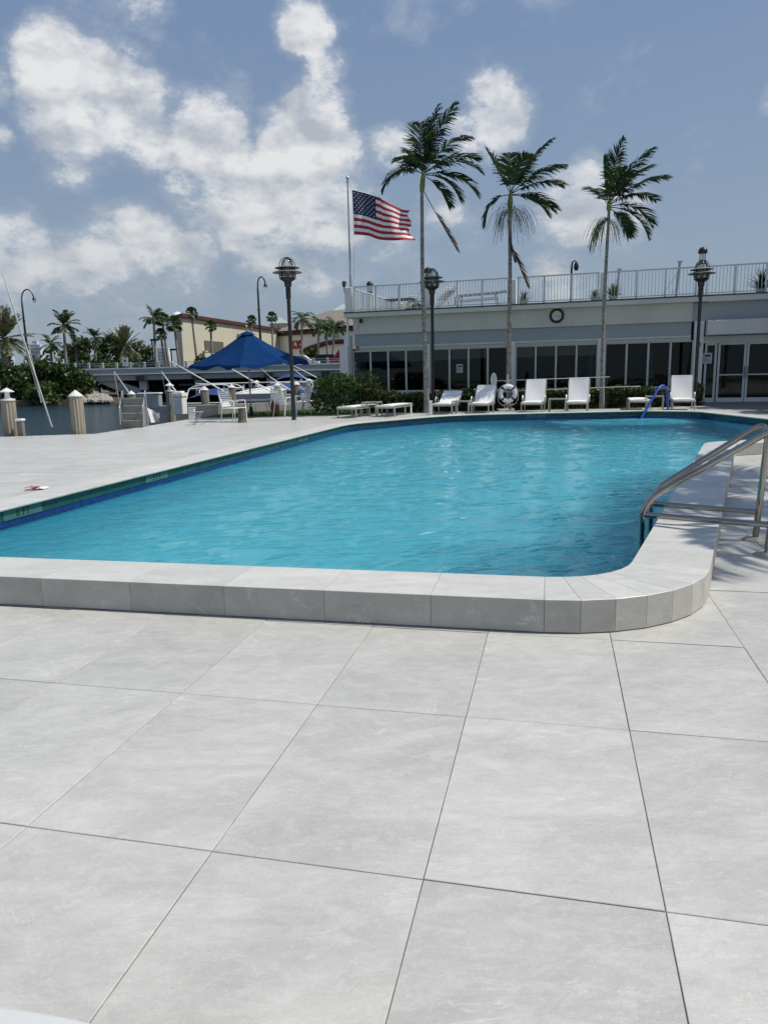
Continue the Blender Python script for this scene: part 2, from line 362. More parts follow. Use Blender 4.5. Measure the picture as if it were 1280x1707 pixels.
# ------------------------------------------------------------------ mesh building
class MB:
    def __init__(s): s.v = []; s.f = []; s.mi = []
    def add(s, vs, fs, mi=0):
        o = len(s.v); s.v += [tuple(x) for x in vs]
        s.f += [tuple(i + o for i in f) for f in fs]; s.mi += [mi] * len(fs); return s
    def box(s, a, b, mi=0, rot=0, bev=0):
        "axis box between corners a and b, turned by rot about z through its own origin"
        x0, y0, z0 = a; x1, y1, z1 = b
        if bev:
            e = bev
            vs = []
            for z, k in ((z0, e), (z0 + e, 0), (z1 - e, 0), (z1, e)):
                for (x, y) in ((x0 + e, y0 + k), (x1 - e, y0 + k), (x1 - k, y0 + e), (x1 - k, y1 - e), (x1 - e, y1 - k), (x0 + e, y1 - k), (x0 + k, y1 - e), (x0 + k, y0 + e)):
                    vs.append((x, y, z))
            fs = [tuple(range(7, -1, -1)), tuple(range(24, 32))]
            for r in range(3):
                for i in range(8):
                    j = (i + 1) % 8; fs.append((r * 8 + i, r * 8 + j, r * 8 + 8 + j, r * 8 + 8 + i))
        else:
            vs = [(x0, y0, z0), (x1, y0, z0), (x1, y1, z0), (x0, y1, z0), (x0, y0, z1), (x1, y0, z1), (x1, y1, z1), (x0, y1, z1)]
            fs = [(3, 2, 1, 0), (4, 5, 6, 7), (0, 1, 5, 4), (1, 2, 6, 5), (2, 3, 7, 6), (3, 0, 4, 7)]
        if rot:
            c, q = cos(rot), sin(rot); vs = [(x * c - y * q, x * q + y * c, z) for x, y, z in vs]
        return s.add(vs, fs, mi)
    def bar(s, p, q, w, h=None, mi=0, up=Vector((0, 0, 1))):
        "rectangular bar from p to q"
        p, q = Vector(p), Vector(q); h = h or w; d = (q - p).normalized()
        if abs(d.dot(up)) > .95: up = Vector((1, 0, 0))
        a = d.cross(up).normalized() * w / 2; b = a.cross(d).normalized() * h / 2
        vs = [p - a - b, p + a - b, p + a + b, p - a + b, q - a - b, q + a - b, q + a + b, q - a + b]
        return s.add(vs, [(3, 2, 1, 0), (4, 5, 6, 7), (0, 1, 5, 4), (1, 2, 6, 5), (2, 3, 7, 6), (3, 0, 4, 7)], mi)
    def tube(s, pts, r, n=8, mi=0, cap=True):
        pts = [Vector(p) for p in pts]; k = len(pts)
        rs = r if isinstance(r, (list, tuple)) else [r] * k
        ref = Vector((0, 0, 1)); vs = []; a = None
        for i, p in enumerate(pts):
            d = ((pts[min(i + 1, k - 1)] - pts[max(i - 1, 0)])).normalized()
            if a is None:
                a = d.cross(ref)
                if a.length < .1: a = d.cross(Vector((1, 0, 0)))
            else: a = a - d * a.dot(d)
            a.normalize(); b = d.cross(a)
            for j in range(n):
                g = 2 * pi * j / n; vs.append(p + (a * cos(g) + b * sin(g)) * rs[i])
        fs = [(i * n + j, i * n + (j + 1) % n, (i + 1) * n + (j + 1) % n, (i + 1) * n + j) for i in range(k - 1) for j in range(n)]
        if cap: fs += [tuple(range(n - 1, -1, -1)), tuple((k - 1) * n + j for j in range(n))]
        return s.add(vs, fs, mi)
    def lathe(s, prof, c=(0, 0, 0), n=16, mi=0):
        vs = []; k = len(prof)
        for r, z in prof:
            for j in range(n):
                g = 2 * pi * j / n; vs.append((c[0] + r * cos(g), c[1] + r * sin(g), c[2] + z))
        fs = [(i * n + j, i * n + (j + 1) % n, (i + 1) * n + (j + 1) % n, (i + 1) * n + j) for i in range(k - 1) for j in range(n)]
        fs += [tuple(range(n - 1, -1, -1)), tuple((k - 1) * n + j for j in range(n))]
        return s.add(vs, fs, mi)
    def torus(s, c, R, r, axis=(0, 1, 0), n=24, m=8, mi=0, a0=0, a1=2 * pi):
        ax = Vector(axis).normalized(); u = ax.orthogonal().normalized(); w = ax.cross(u); c = Vector(c)
        full = abs(a1 - a0 - 2 * pi) < 1e-6; k = n if full else n + 1; vs = []
        for i in range(k):
            g = a0 + (a1 - a0) * i / n; e = u * cos(g) + w * sin(g)
            for j in range(m):
                q = 2 * pi * j / m; vs.append(c + e * (R + r * cos(q)) + ax * r * sin(q))
        fs = []
        for i in range(n):
            i2 = (i + 1) % k
            for j in range(m): fs.append((i * m + j, i2 * m + j, i2 * m + (j + 1) % m, i * m + (j + 1) % m))
        return s.add(vs, fs, mi)
    def prism(s, poly, z0, z1, mi=0):
        k = len(poly); vs = [(p[0], p[1], z0) for p in poly] + [(p[0], p[1], z1) for p in poly]
        fs = [tuple(range(k - 1, -1, -1)), tuple(range(k, 2 * k))] + [(i, (i + 1) % k, k + (i + 1) % k, k + i) for i in range(k)]
        return s.add(vs, fs, mi)
    def grid(s, fn, nu, nv, mi=0):
        vs = [fn(i / nu, j / nv) for j in range(nv + 1) for i in range(nu + 1)]
        fs = [(j * (nu + 1) + i, j * (nu + 1) + i + 1, (j + 1) * (nu + 1) + i + 1, (j + 1) * (nu + 1) + i) for j in range(nv) for i in range(nu)]
        return s.add(vs, fs, mi)
    def mesh(s, name, mats, smooth=False):
        me = bpy.data.meshes.new(name); me.from_pydata(s.v, [], s.f)
        if not isinstance(mats, (list, tuple)): mats = [mats]
        for m_ in mats: me.materials.append(m_)
        if len(mats) > 1: me.polygons.foreach_set('material_index', s.mi)
        if smooth:
            me.polygons.foreach_set('use_smooth', [True] * len(me.polygons))
            try: me.set_sharp_from_angle(angle=RD(40))
            except Exception: pass
        me.update(); return me
    def build(s, name, mats, parent=None, smooth=False, loc=None, rz=None):
        return link(name, s.mesh(name, mats, smooth), parent, loc, rz)

def link(name, me, parent=None, loc=None, rz=None):
    o = bpy.data.objects.new(name, me); COL.objects.link(o)
    if parent: o.parent = parent
    if loc is not None: o.location = loc
    if rz is not None: o.rotation_euler = (0, 0, rz)
    return o

def tag(o, label, cat, group=None):
    o['label'] = label; o['category'] = cat
    if group: o['group'] = group
    return o

def thing(name, label, cat, loc=(0, 0, 0), rz=0, group=None):
    o = bpy.data.objects.new(name, None); COL.objects.link(o); o.empty_display_size = .1
    o.location = loc; o.rotation_euler = (0, 0, rz)
    return tag(o, label, cat, group)

def copy_tree(o, parent=None):
    c = o.copy(); COL.objects.link(c)
    if parent: c.parent = parent
    for ch in [x for x in bpy.data.objects if x.parent == o]: copy_tree(ch, c)
    return c

def copy_thing(o, loc, rz, label, sc=None):
    c = copy_tree(o); c.location = loc; c.rotation_euler = (0, 0, rz); c['label'] = label
    if sc: c.scale = (sc, sc, sc)
    return c

def struct(o, kind='structure'):
    o['kind'] = kind; return o

def text_mesh(txt, size, depth=.004, mat_=None, name='lettering', align='CENTER'):
    cu = bpy.data.curves.new(name, 'FONT'); cu.body = txt; cu.size = size; cu.extrude = depth; cu.align_x = align; cu.align_y = 'CENTER'
    cu.resolution_u = 2
    o = bpy.data.objects.new(name, cu); COL.objects.link(o)
    bpy.context.view_layer.update()
    me = bpy.data.meshes.new_from_object(o.evaluated_get(bpy.context.evaluated_depsgraph_get()))
    bpy.data.objects.remove(o); bpy.data.curves.remove(cu)
    me.materials.clear(); me.materials.append(mat_ or M['sign_dark']); me.name = name
    return me
# ================================================================== POOL OUTLINE
CH = 0.18                     # height of the raised curb above the deck
CW = 0.43                     # width of its coping
def fillet(poly, seg_len=.608, ang=RD(11.2)):
    "closed polygon of (x, y, r) -> list of (point, outward normal, is_arc) at the joints between curb blocks (polygon runs counter-clockwise)"
    n = len(poly); arcs = []
    for i in range(n):
        p0, p1, p2 = (Vector(poly[i - 1][:2]), Vector(poly[i][:2]), Vector(poly[(i + 1) % n][:2])); r = poly[i][2]
        a = (p0 - p1).normalized(); b = (p2 - p1).normalized()
        th = a.angle(b); tl = r / math.tan(th / 2)
        s0 = p1 + a * tl; s1 = p1 + b * tl
        cen = p1 + (a + b).normalized() * (r / sin(th / 2))
        turn = (-a).x * b.y - (-a).y * b.x        # >0 convex for ccw
        arcs.append((s0, s1, cen, r, turn > 0, pi - th))
    out = []
    for i in range(n):
        s0, s1, cen, r, convex, sweep = arcs[i]
        k = max(1, round(sweep / ang)) if r < 1.5 else max(1, round(sweep * r / .35))
        a0 = math.atan2(s0.y - cen.y, s0.x - cen.x)
        for j in range(k + 1):
            g = a0 + (sweep if convex else -sweep) * j / k
            nn = Vector((cos(g), sin(g))) * (1 if convex else -1)
            out.append((cen + Vector((cos(g), sin(g))) * r, nn))
        e = arcs[(i + 1) % n][0]; L = (e - s1).length; d = (e - s1).normalized()
        m_ = max(1, round(L / seg_len))
        # whole tiles counted back from the far end, the cut piece at the start
        for j in range(1, m_):
            out.append((s1 + d * (L * j / m_), Vector((d.y, -d.x))))
    return out
INNER = [(-3.88, 5.03, .8), (1.291, 3.876, .52), (4.93, 11.183, .60), (7.9, 12.04, .8), (8.45, 12.75, .5), (8.15, 19.15, .7), (7.0, 19.88, .9), (1.9, 19.95, 2.2), (-0.75, 17.4, 2.2)]
CURB = fillet(INNER)
MIDLINE = [tuple(p + n * .21) for p, n in CURB]
def inside(poly, x, y):
    c = False; n = len(poly); j = n - 1
    for i in range(n):
        xi, yi = poly[i][0], poly[i][1]; xj, yj = poly[j][0], poly[j][1]
        if (yi > y) != (yj > y) and x < (xj - xi) * (y - yi) / (yj - yi) + xi: c = not c
        j = i
    return c

def sheet(name, outer, holes, z, m_, depth=None, parent=None):
    "flat sheet with holes; depth closes its rim downwards"
    loops = [[Vector((p[0], p[1], 0)) for p in outer]] + [[Vector((p[0], p[1], 0)) for p in h] for h in holes]
    tri = geometry.tessellate_polygon(loops)
    vs = [(p.x, p.y, z) for l in loops for p in l]; b = MB()
    fs = []
    for a, c, d in tri:
        A, B_, C = vs[a], vs[c], vs[d]
        if (B_[0] - A[0]) * (C[1] - A[1]) - (B_[1] - A[1]) * (C[0] - A[0]) < 0: a, d = d, a
        fs.append((a, c, d))
    b.add(vs, fs)
    if depth:
        o = 0
        for l in loops:
            k = len(l)
            rim = [(p.x, p.y, z) for p in l] + [(p.x, p.y, z - depth) for p in l]
            b.add(rim, [(i, (i + 1) % k, k + (i + 1) % k, k + i) for i in range(k)])
    return b.build(name, m_, parent)

# ------------------------------------------------------------------ land, canal, far shore
GROUND = [(-60, -40), (70, -40), (70, 60), (3.2, 60), (2.2, 31.0), (-1.6, 30.6), (-6.0, 28.9), (-6.3, 24.4), (-6.85, 21.0), (-7.35, 18.25), (-9.3, 17.95), (-60, 16.6)]
ground = struct(sheet('ground', GROUND, [MIDLINE], -.03, M['lawn'], 2.2))
canal = struct(sheet('canal_water', [(-2500, 15.5), (-9.6, 16.8), (-6.2, 17.6), (0, 28), (12, 36), (2500, 36), (2500, 900), (-2500, 900)], [], -.90, M['canal']))
far_shore = struct(sheet('far_shore', [(-900, 70), (-52, 69), (-44, 68), (-34, 67.5), (-27.5, 68.5), (-24.5, 72), (-22.5, 80), (-20, 93), (20, 97), (900, 97), (900, 2500), (-900, 2500)], [], -.35, M['soil'], 1.0))

# ------------------------------------------------------------------ deck
DECK = [(-40, -14), (40, -14), (40, 23.0), (19.5, 24.3), (11.2, 27.15), (9.95, 27.3), (9.4, 25.2), (-.55, 25.5), (-2.9, 24.2), (-6.15, 24.2), (-6.1, 21.4), (-7.2, 18.4), (-9.25, 18.08), (-40, 17.1)]
DECK = [(-40, -14), (40, -14), (40, 23.0), (19.5, 25.2), (14.9, 26.55), (11.3, 27.62), (10.2, 27.3), (9.8, 24.7), (0.0, 25.0), (-2.6, 24.6), (-6.2, 24.6), (-6.7, 21.0), (-7.2, 18.4), (-9.25, 18.08), (-40, 16.7)]
deck = struct(sheet('pool_deck', DECK, [MIDLINE], -.0042, M['grout'], .02))
U = Vector((cos(RD(-13.1)), sin(RD(-13.1)))); V = Vector((sin(RD(13.3)), cos(RD(13.3))))
TO = Vector((-.291, 2.785)); TW, TL, G = .6065, .948, .0016
def tile_cells(i, j):
    a = TO + U * (TW * i) + V * (TL * j)
    P = lambda s, q: a + U * s + V * q
    return P
PLAIN = None
near_tiles = []; far_mb = MB()
jr = random.Random(3)
cands = []
for i in range(-45, 60):
    for j in range(-5, 30):
        P = tile_cells(i, j); c = P(TW / 2, TL / 2)
        if c.y < -1.2 or abs(c.x) > 14 + 0 * c.y or c.y > 27: continue
        cs = [P(0, 0), P(TW, 0), P(TW, TL), P(0, TL)]
        ins = [inside(MIDLINE, q.x, q.y) for q in cs + [c]]
        if all(ins): continue
        if not any(inside(DECK, q.x, q.y) for q in cs): continue
        dist = c.length
        # in view: within the frame's horizontal spread
        vis = c.y > .5 and abs(c.x) < .60 * c.y + .8
        edge = any(ins) or not all(inside(DECK, q.x, q.y) for q in cs)
        # corners can all be outside while a curb arc bites in
        if not edge:
            edge = any(inside(MIDLINE, *(P(TW * s, TL * q))) for s in (.25, .5, .75) for q in (0, .25, .5, .75, 1))
        cands.append((not vis, dist, i, j, edge))
cands.sort()
def tile_mb(b, P, edge, dz, tilt):
    top = lambda s, q: (*P(s, q), .0 + dz + tilt[0] * (s - TW / 2) + tilt[1] * (q - TL / 2))
    if not edge:
        g = G; e = .0015
        o = [P(g, g), P(TW - g, g), P(TW - g, TL - g), P(g, TL - g)]
        ii = [(g + e, g + e), (TW - g - e, g + e), (TW - g - e, TL - g - e), (g + e, TL - g - e)]
        vs = [(p.x, p.y, -.0038) for p in o] + [(p.x, p.y, top(*q)[2] - .0015) for p, q in zip(o, ii)] + [top(*q) for q in ii]
        fs = [(8, 9, 10, 11)] + [(k * 4 + m_, k * 4 + (m_ + 1) % 4, k * 4 + 4 + (m_ + 1) % 4, k * 4 + 4 + m_) for k in (0, 1) for m_ in range(4)]
        b.add(vs, fs)
    else:
        nu, nv = 9, 14; vs = []; fs = []
        for y in range(nv + 1):
            for x in range(nu + 1):
                vs.append(top(G + (TW - 2 * G) * x / nu, G + (TL - 2 * G) * y / nv))
        for y in range(nv):
            for x in range(nu):
                c = P(G + (TW - 2 * G) * (x + .5) / nu, G + (TL - 2 * G) * (y + .5) / nv)
                if inside(MIDLINE, c.x, c.y) or not inside(DECK, c.x, c.y): continue
                k = y * (nu + 1) + x; fs.append((k, k + 1, k + nu + 2, k + nu + 1))
        if fs: b.add(vs, fs)
cnt = 0
for hid, dist, i, j, edge in cands:
    P = tile_cells(i, j); dz = jr.uniform(-.0012, .0012); tl = (jr.uniform(-.001, .001), jr.uniform(-.001, .001))
    if cnt < 290 and not hid and dist < 17:
        b = MB(); tile_mb(b, P, edge, dz, tl)
        if b.f: b.build('deck_tile', M['tile'], deck); cnt += 1
    else: tile_mb(far_mb, P, edge, dz, tl)
struct(far_mb.build('far_deck_tiles', M['tile'], deck), 'stuff')

patio = struct(sheet('patio', [(11.0, 25.1), (10.55, 21.5), (10.9, 17.0), (26, 17.0), (26, 23.2), (14.9, 26.6), (11.5, 27.6), (10.8, 27.4)], [], .005, M['patio']))  # added sheet, puts the terrace shade into its paving colour
# ------------------------------------------------------------------ pool shell, curb, water
pool = struct(thing('swimming_pool', '', ''))
del pool['label']; del pool['category']
n = len(CURB)
def sweep_curb(b, prof, a, c, gap=0.0, mi=0):
    "prof: (offset outward from the inner edge, z) swept from joint a to joint c"
    (p0, n0), (p1, n1) = CURB[a], CURB[c % n]
    vs = []
    for (p, nn, q, m_) in ((p0, n0, p1, n1), (p1, n1, p0, n0)):
        for o, z in prof:
            A_, B_ = p + nn * o, q + m_ * o; d = (B_ - A_); L = d.length
            A2 = A_ + d * (gap / L) if L > 1e-6 else A_
            vs.append((A2.x, A2.y, z))
    k = len(prof)
    fs = [(i, (i + 1) % k, k + (i + 1) % k, k + i) for i in range(k)] + [tuple(range(k - 1, -1, -1)), tuple(range(k, 2 * k))]
    fs = [tuple(reversed(f)) for f in fs]
    b.add(vs, fs, mi)
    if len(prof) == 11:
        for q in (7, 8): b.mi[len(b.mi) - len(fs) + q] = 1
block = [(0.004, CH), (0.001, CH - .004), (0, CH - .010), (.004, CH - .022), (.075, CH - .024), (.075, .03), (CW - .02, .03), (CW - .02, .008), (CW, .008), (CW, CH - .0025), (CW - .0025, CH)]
# notch for the access rail: two narrow joints in the straight part beside it
for a in range(n):
    if (CURB[(a + 1) % n][0] - CURB[a][0]).length < .02: continue
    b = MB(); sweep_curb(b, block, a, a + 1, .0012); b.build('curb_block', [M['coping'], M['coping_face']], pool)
core = MB(); band = MB(); blue = MB(); plaster = MB()
for a in range(n):
    if (CURB[(a + 1) % n][0] - CURB[a][0]).length < 1e-4: continue
    sweep_curb(core, [(.08, CH - .006), (.08, -.3), (CW - .006, -.3), (CW - .006, CH - .006)], a, a + 1)
    sweep_curb(plaster, [(.068, -.05), (.068, -2.1), (.3, -2.1), (.3, -.05)], a, a + 1)
core.build('curb_bed', M['grout'], pool)
plaster.build('pool_wall', M['pool_plaster'], pool)
# band tiles under the coping and blue waterline tiles, alike lengths all round
def ring_tiles(name, pitch, o0, o1, z0, z1, m_, top=300):
    pts = [CURB[k][0] + CURB[k][1] * o0 for k in range(n)]
    acc = [0]
    for k in range(n): acc.append(acc[-1] + (pts[(k + 1) % n] - pts[k]).length)
    tot = acc[-1]; cnt_ = round(tot / pitch); rest = MB(); made = []
    def P(s):
        s %= tot
        import bisect
        k = min(bisect.bisect_right(acc, s) - 1, n - 1); f = (s - acc[k]) / max(acc[k + 1] - acc[k], 1e-9)
        nn = CURB[k][1].lerp(CURB[(k + 1) % n][1], f).normalized()
        return pts[k].lerp(pts[(k + 1) % n], f), nn
    items = []
    for q in range(cnt_):
        (A_, na), (B_, nb_) = P(q * tot / cnt_ + .0015), P((q + 1) * tot / cnt_ - .0015)
        c = (A_ + B_) / 2; fac = -(na.x * c.x + na.y * c.y)      # shows its face to the camera when > 0
        items.append((na.dot(c) <= 0, c.length, A_, na, B_, nb_))
    items.sort(key=lambda x: x[:2])
    for q, (hid, dd, A_, na, B_, nb_) in enumerate(items):
        b = MB() if q < top and not hid else rest
        w = o1 - o0
        vs = [(*(A_), z0), (*(A_), z1), (*(B_), z1), (*(B_), z0), (*(A_ + na * w), z0), (*(A_ + na * w), z1), (*(B_ + nb_ * w), z1), (*(B_ + nb_ * w), z0)]
        b.add(vs, [(0, 1, 2, 3), (7, 6, 5, 4), (1, 5, 6, 2), (0, 3, 7, 4), (0, 4, 5, 1), (3, 2, 6, 7)])
        if b is not rest: b.build(name, m_, pool)
    if rest.f: struct(rest.build(name + '_rest', m_, pool), 'stuff')
ring_tiles('band_tile', .305, .045, .068, .052, CH - .026, M['band'], 150)
ring_tiles('waterline_tile', .152, .052, .068, -.11, .049, M['blue_tile'], 290)
# floor of the pool and the curved entry steps under water
inn = [tuple(p + nn * .1) for p, nn in CURB]
POOL_DEPTH = 2.0
sheet('pool_floor', inn, [], -POOL_DEPTH, M['pool_plaster'], None, pool)
for k, (r, z) in enumerate(((1.75, -.42), (1.35, -.28), (.95, -.14))):
    b = MB(); cxy = Vector((6.6, 19.75)); ring = [(cxy.x + r * 1.25 * cos(-g), cxy.y + r * sin(-g)) for g in [pi * q / 20 for q in range(21)]]
    b.prism(ring, -POOL_DEPTH, z); b.build('entry_step', M['pool_plaster'], pool)
from mathutils import noise as MN
def wave_z(x, y):
    return (.0055 * MN.noise(Vector((x * .9 + 3, y * 1.5, 0))) + .0055 * MN.noise(Vector((x * 2.3, y * 3.4 + 9, 4))) + .0030 * MN.noise(Vector((x * 5.5, y * 7.5, 7))))
lim = [tuple(p + nn * .27) for p, nn in CURB]
xs0, ys0, st = -4.4, 3.4, .085; nx, ny = int(13.5 / st), int(17.2 / st); idx = {}; b = MB(); ok_ = [[False] * (ny + 1) for _ in range(nx + 1)]
for i in range(nx + 1):
    for j in range(ny + 1):
        x, y = xs0 + i * st, ys0 + j * st
        if inside(lim, x, y): ok_[i][j] = True; idx[i, j] = len(b.v); b.v.append((x, y, wave_z(x, y)))
for i in range(nx):
    for j in range(ny):
        if ok_[i][j] and ok_[i + 1][j] and ok_[i][j + 1] and ok_[i + 1][j + 1]: b.f.append((idx[i, j], idx[i + 1, j], idx[i + 1, j + 1], idx[i, j + 1])); b.mi.append(0)
water = b.build('pool_water', M['pool_water'], pool)
water.data.polygons.foreach_set('use_smooth', [True] * len(water.data.polygons))
water.cycles.is_caustics_caster = True
for o in bpy.data.objects:
    if o.name.startswith(('pool_wall', 'pool_floor', 'entry_step')): o.cycles.is_caustics_receiver = True

# depth marks on the band: dark letters on a paler plate
def depth_mark(txt, px, py, w=.52):
    # nearest point of the wall to the sight line
    best = None
    for k in range(n):
        p, nn = CURB[k]; q, _ = CURB[(k + 1) % n]
        for f in range(12):
            c = p.lerp(q, f / 12)
            if nn.dot(c) < 0: continue
            cc = Vector((c.x, c.y, .11)) - Vector((0, 0, HC))
            cx_, cy_, cz_ = _X * 0, 0, 0
            cam_c = Vector((_X.x * cc.x + _Y.x * cc.y + _n.x * cc.z, _X.y * cc.x + _Y.y * cc.y + _n.y * cc.z, _X.z * cc.x + _Y.z * cc.y + _n.z * cc.z))
            u = CX + F * cam_c.x / cam_c.z
            if best is None or abs(u - px) < best[0]: best = (abs(u - px), c, nn)
    _, c, nn = best
    c = c + nn * .0425
    rz = math.atan2(-nn.y, -nn.x) + pi / 2
    pl = MB().box((-w / 2, -.003, .055), (w / 2, .002, CH - .028)).build('depth_plate', PLATE, pool, loc=(c.x, c.y, 0), rz=rz)
    me = text_mesh(txt, .105, .001, M['sign_dark'])
    o = link('depth_lettering', me, pool); o.matrix_local = Matrix.Translation((c.x - nn.x * .0055, c.y - nn.y * .0055, .1)) @ Matrix.Rotation(rz, 4, 'Z') @ Matrix.Rotation(pi / 2, 4, 'X')
PLATE = mat('pale_green_plate', (.045, .13, .115), .4, .1, 8)
depth_mark('6 FT', 45, 850); depth_mark('5 FT', 266, 792); depth_mark('4 FT', 508, 728, .5); depth_mark('3 FT', 892, 700)

# ------------------------------------------------------------------ lawn strip between deck and seawall
def grass(name, region, n_, h, z, label):
    rr = random.Random(11); b = MB(); k = 0
    xs = [p[0] for p in region]; ys = [p[1] for p in region]
    while k < n_:
        x, y = rr.uniform(min(xs), max(xs)), rr.uniform(min(ys), max(ys))
        if not inside(region, x, y): continue
        k += 1; g = rr.uniform(0, 2 * pi); hh = h * rr.uniform(.5, 1.3); w = .012
        dx, dy = cos(g) * w, sin(g) * w; lx, ly = rr.uniform(-.4, .5) * hh, rr.uniform(-.4, .4) * hh
        b.add([(x - dx, y - dy, z), (x + dx, y + dy, z), (x + lx, y + ly, z + hh)], [(0, 1, 2)])
    o = b.build(name, M['grass_blade']); tag(o, label, 'grass'); o['kind'] = 'stuff'
grass('lawn_grass', [(-6.0, 24.3), (-2.7, 24.3), (-.2, 25.1), (9.6, 25.0), (9.9, 27.2), (1.2, 30.0), (-1.4, 29.5), (-5.2, 28.2)], 16000, .07, -.03, 'green grass growing between the pale deck and the marina seawall')
# ================================================================== CLUBHOUSE
A17 = RD(-17.0)
BO = Vector((-1.11, 31.40, 0)); BE = Vector((cos(A17), sin(A17), 0)); BT = Vector((-sin(A17), cos(A17), 0))
def onfac(u, v, t_=0.0):
    "local (s, z) where the sight line of a photo pixel meets the plane t_ metres behind the front"
    d = c2w(Vector(((u - CX) / F, (v - CY) / F, 1))); o = BO + BT * t_
    k = BT.dot(o - Vector((0, 0, HC))) / BT.dot(d); p = Vector((0, 0, HC)) + d * k
    return (p - BO).dot(BE), p.z
def S(u, v=610, t_=0.0): return onfac(u, v, t_)[0]
club = thing('clubhouse', 'long low white stucco clubhouse with flat railed roof behind the pool', 'building', BO, A17)
S1 = S(1155); SR = 26.0; DEEP = 8.5
def part(b, name, m_, smooth=False): return b.build(name, m_, club, smooth)
# roof slab with a drip edge, roof deck
part(MB().box((-.28, -.30, 3.62), (S1 + .35, DEEP, 3.80), bev=.012), 'roof_slab', M['wall_white'])
part(MB().box((-.30, -.32, 3.803), (SR, DEEP + .1, 3.845)), 'roof_membrane', M['roof_edge'])
part(MB().box((S1 + .353, -.30, 3.60), (SR, DEEP, 3.80), bev=.012), 'roof_slab', M['wall_white'])
# upper band, lower recessed band
part(MB().box((0, 0, 2.95), (S1 - .12, .30, 3.618)), 'upper_wall', M['wall_white'])
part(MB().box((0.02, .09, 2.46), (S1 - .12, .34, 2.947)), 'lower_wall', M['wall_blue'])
part(MB().box((0.24, -.02, 2.37), (S1 - .12, .10, 2.457), bev=.01), 'window_hood', M['wall_white'])
part(MB().box((0.24, .05, 2.28), (S1 - .12, .12, 2.367)), 'shutter_box', M['frame_alu'])
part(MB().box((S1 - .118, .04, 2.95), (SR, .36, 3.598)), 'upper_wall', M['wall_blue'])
part(MB().box((-.02, .36, -.05), (.18, DEEP, 3.6)), 'side_wall', M['wall_white'])
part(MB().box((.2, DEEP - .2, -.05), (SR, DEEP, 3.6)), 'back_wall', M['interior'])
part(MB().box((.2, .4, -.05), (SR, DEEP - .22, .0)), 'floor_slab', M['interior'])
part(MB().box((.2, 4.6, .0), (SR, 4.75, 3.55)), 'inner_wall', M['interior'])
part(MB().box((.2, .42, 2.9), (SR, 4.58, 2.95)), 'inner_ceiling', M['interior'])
# columns
def column(u0, u1, v=610):
    a, c = S(u0, v), S(u1, v)
    part(MB().box((a, -.06, -.05), (c, .40, 2.457), bev=.01), 'column', M['column_white']); return a, c
c1 = column(706, 717); c2 = column(845, 859); c3 = column(995, 1008)
cA = (S(572), S(583))
part(MB().box((cA[0] + .1, -.10, -.05), (cA[1] + .05, .30, 2.94), bev=.01), 'column', M['column_white'])
cR = (S(1155, 590), S(1171, 590))
part(MB().box((cR[0], -.10, -.05), (cR[1], .40, 2.948), bev=.01), 'column', M['column_white'])
# sill wall under the glazing (behind the hedge)
SILL = .56
def bay(x0, x1, n_, blinds):
    part(MB().box((x0, .02, -.05), (x1, .20, SILL - .002)), 'sill_wall', M['wall_white'])
    w = (x1 - x0) / n_; z0, z1 = SILL, 2.278
    for i in range(n_):
        a, c = x0 + w * i, x0 + w * (i + 1)
        f = MB(); g = .035
        f.box((a + .001, .09, z0), (a + g, .17, z1)); f.box((c - g, .09, z0), (c - .001, .17, z1))
        f.box((a + g, .095, z0), (c - g, .165, z0 + .06)); f.box((a + g, .095, z1 - .05), (c - g, .165, z1))
        fr = part(f, 'window', M['frame_alu'])
        MB().box((a + g, .126, z0 + .06), (c - g, .134, z1 - .05)).build('pane', M['glass'], fr)
        bl = blinds[i]
        if bl: MB().box((a + g + .01, .20, z1 - .05 - bl), (c - g - .01, .212, z1 - .04)).build('roller_blind', M['blind'], fr)
bay(S(588, 620), c1[0], 4, (.42, .40, .40, .42))
bay(c1[1], c2[0], 4, (.42, .40, .38, 0))
bay(c2[1], c3[0], 4, (.40, .36, .36, .40))
bay(c3[1], cR[0], 4, (0, 0, 0, 0))
# pale curtains and dim furniture seen through the glass
for u0, u1, z0, z1 in ((590, 604, .1, 2.0), (886, 891, .1, 1.9), (980, 987, .1, 1.9), (1082, 1089, .9, 1.95)):
    x0, x1 = S(u0), S(u1)
    cb = MB(); k = 10
    for q in range(k):
        cb.box((x0 + (x1 - x0) * q / k, .45 + .03 * (q % 2), z0), (x0 + (x1 - x0) * (q + 1) / k - .003, .47 + .03 * (q % 2), z1))
    part(cb, 'curtain', M['curtain'])
for u0, u1, zz_ in ((622, 636, .85), (727, 750, .85), (1045, 1075, .8)):
    part(MB().box((S(u0), 1.4, 0), (S(u1), 2.1, zz_)).box((S(u0) - .05, 1.35, zz_ + .002), (S(u1) + .05, 2.15, zz_ + .05)), 'indoor_cabinet', M['wood_in'])
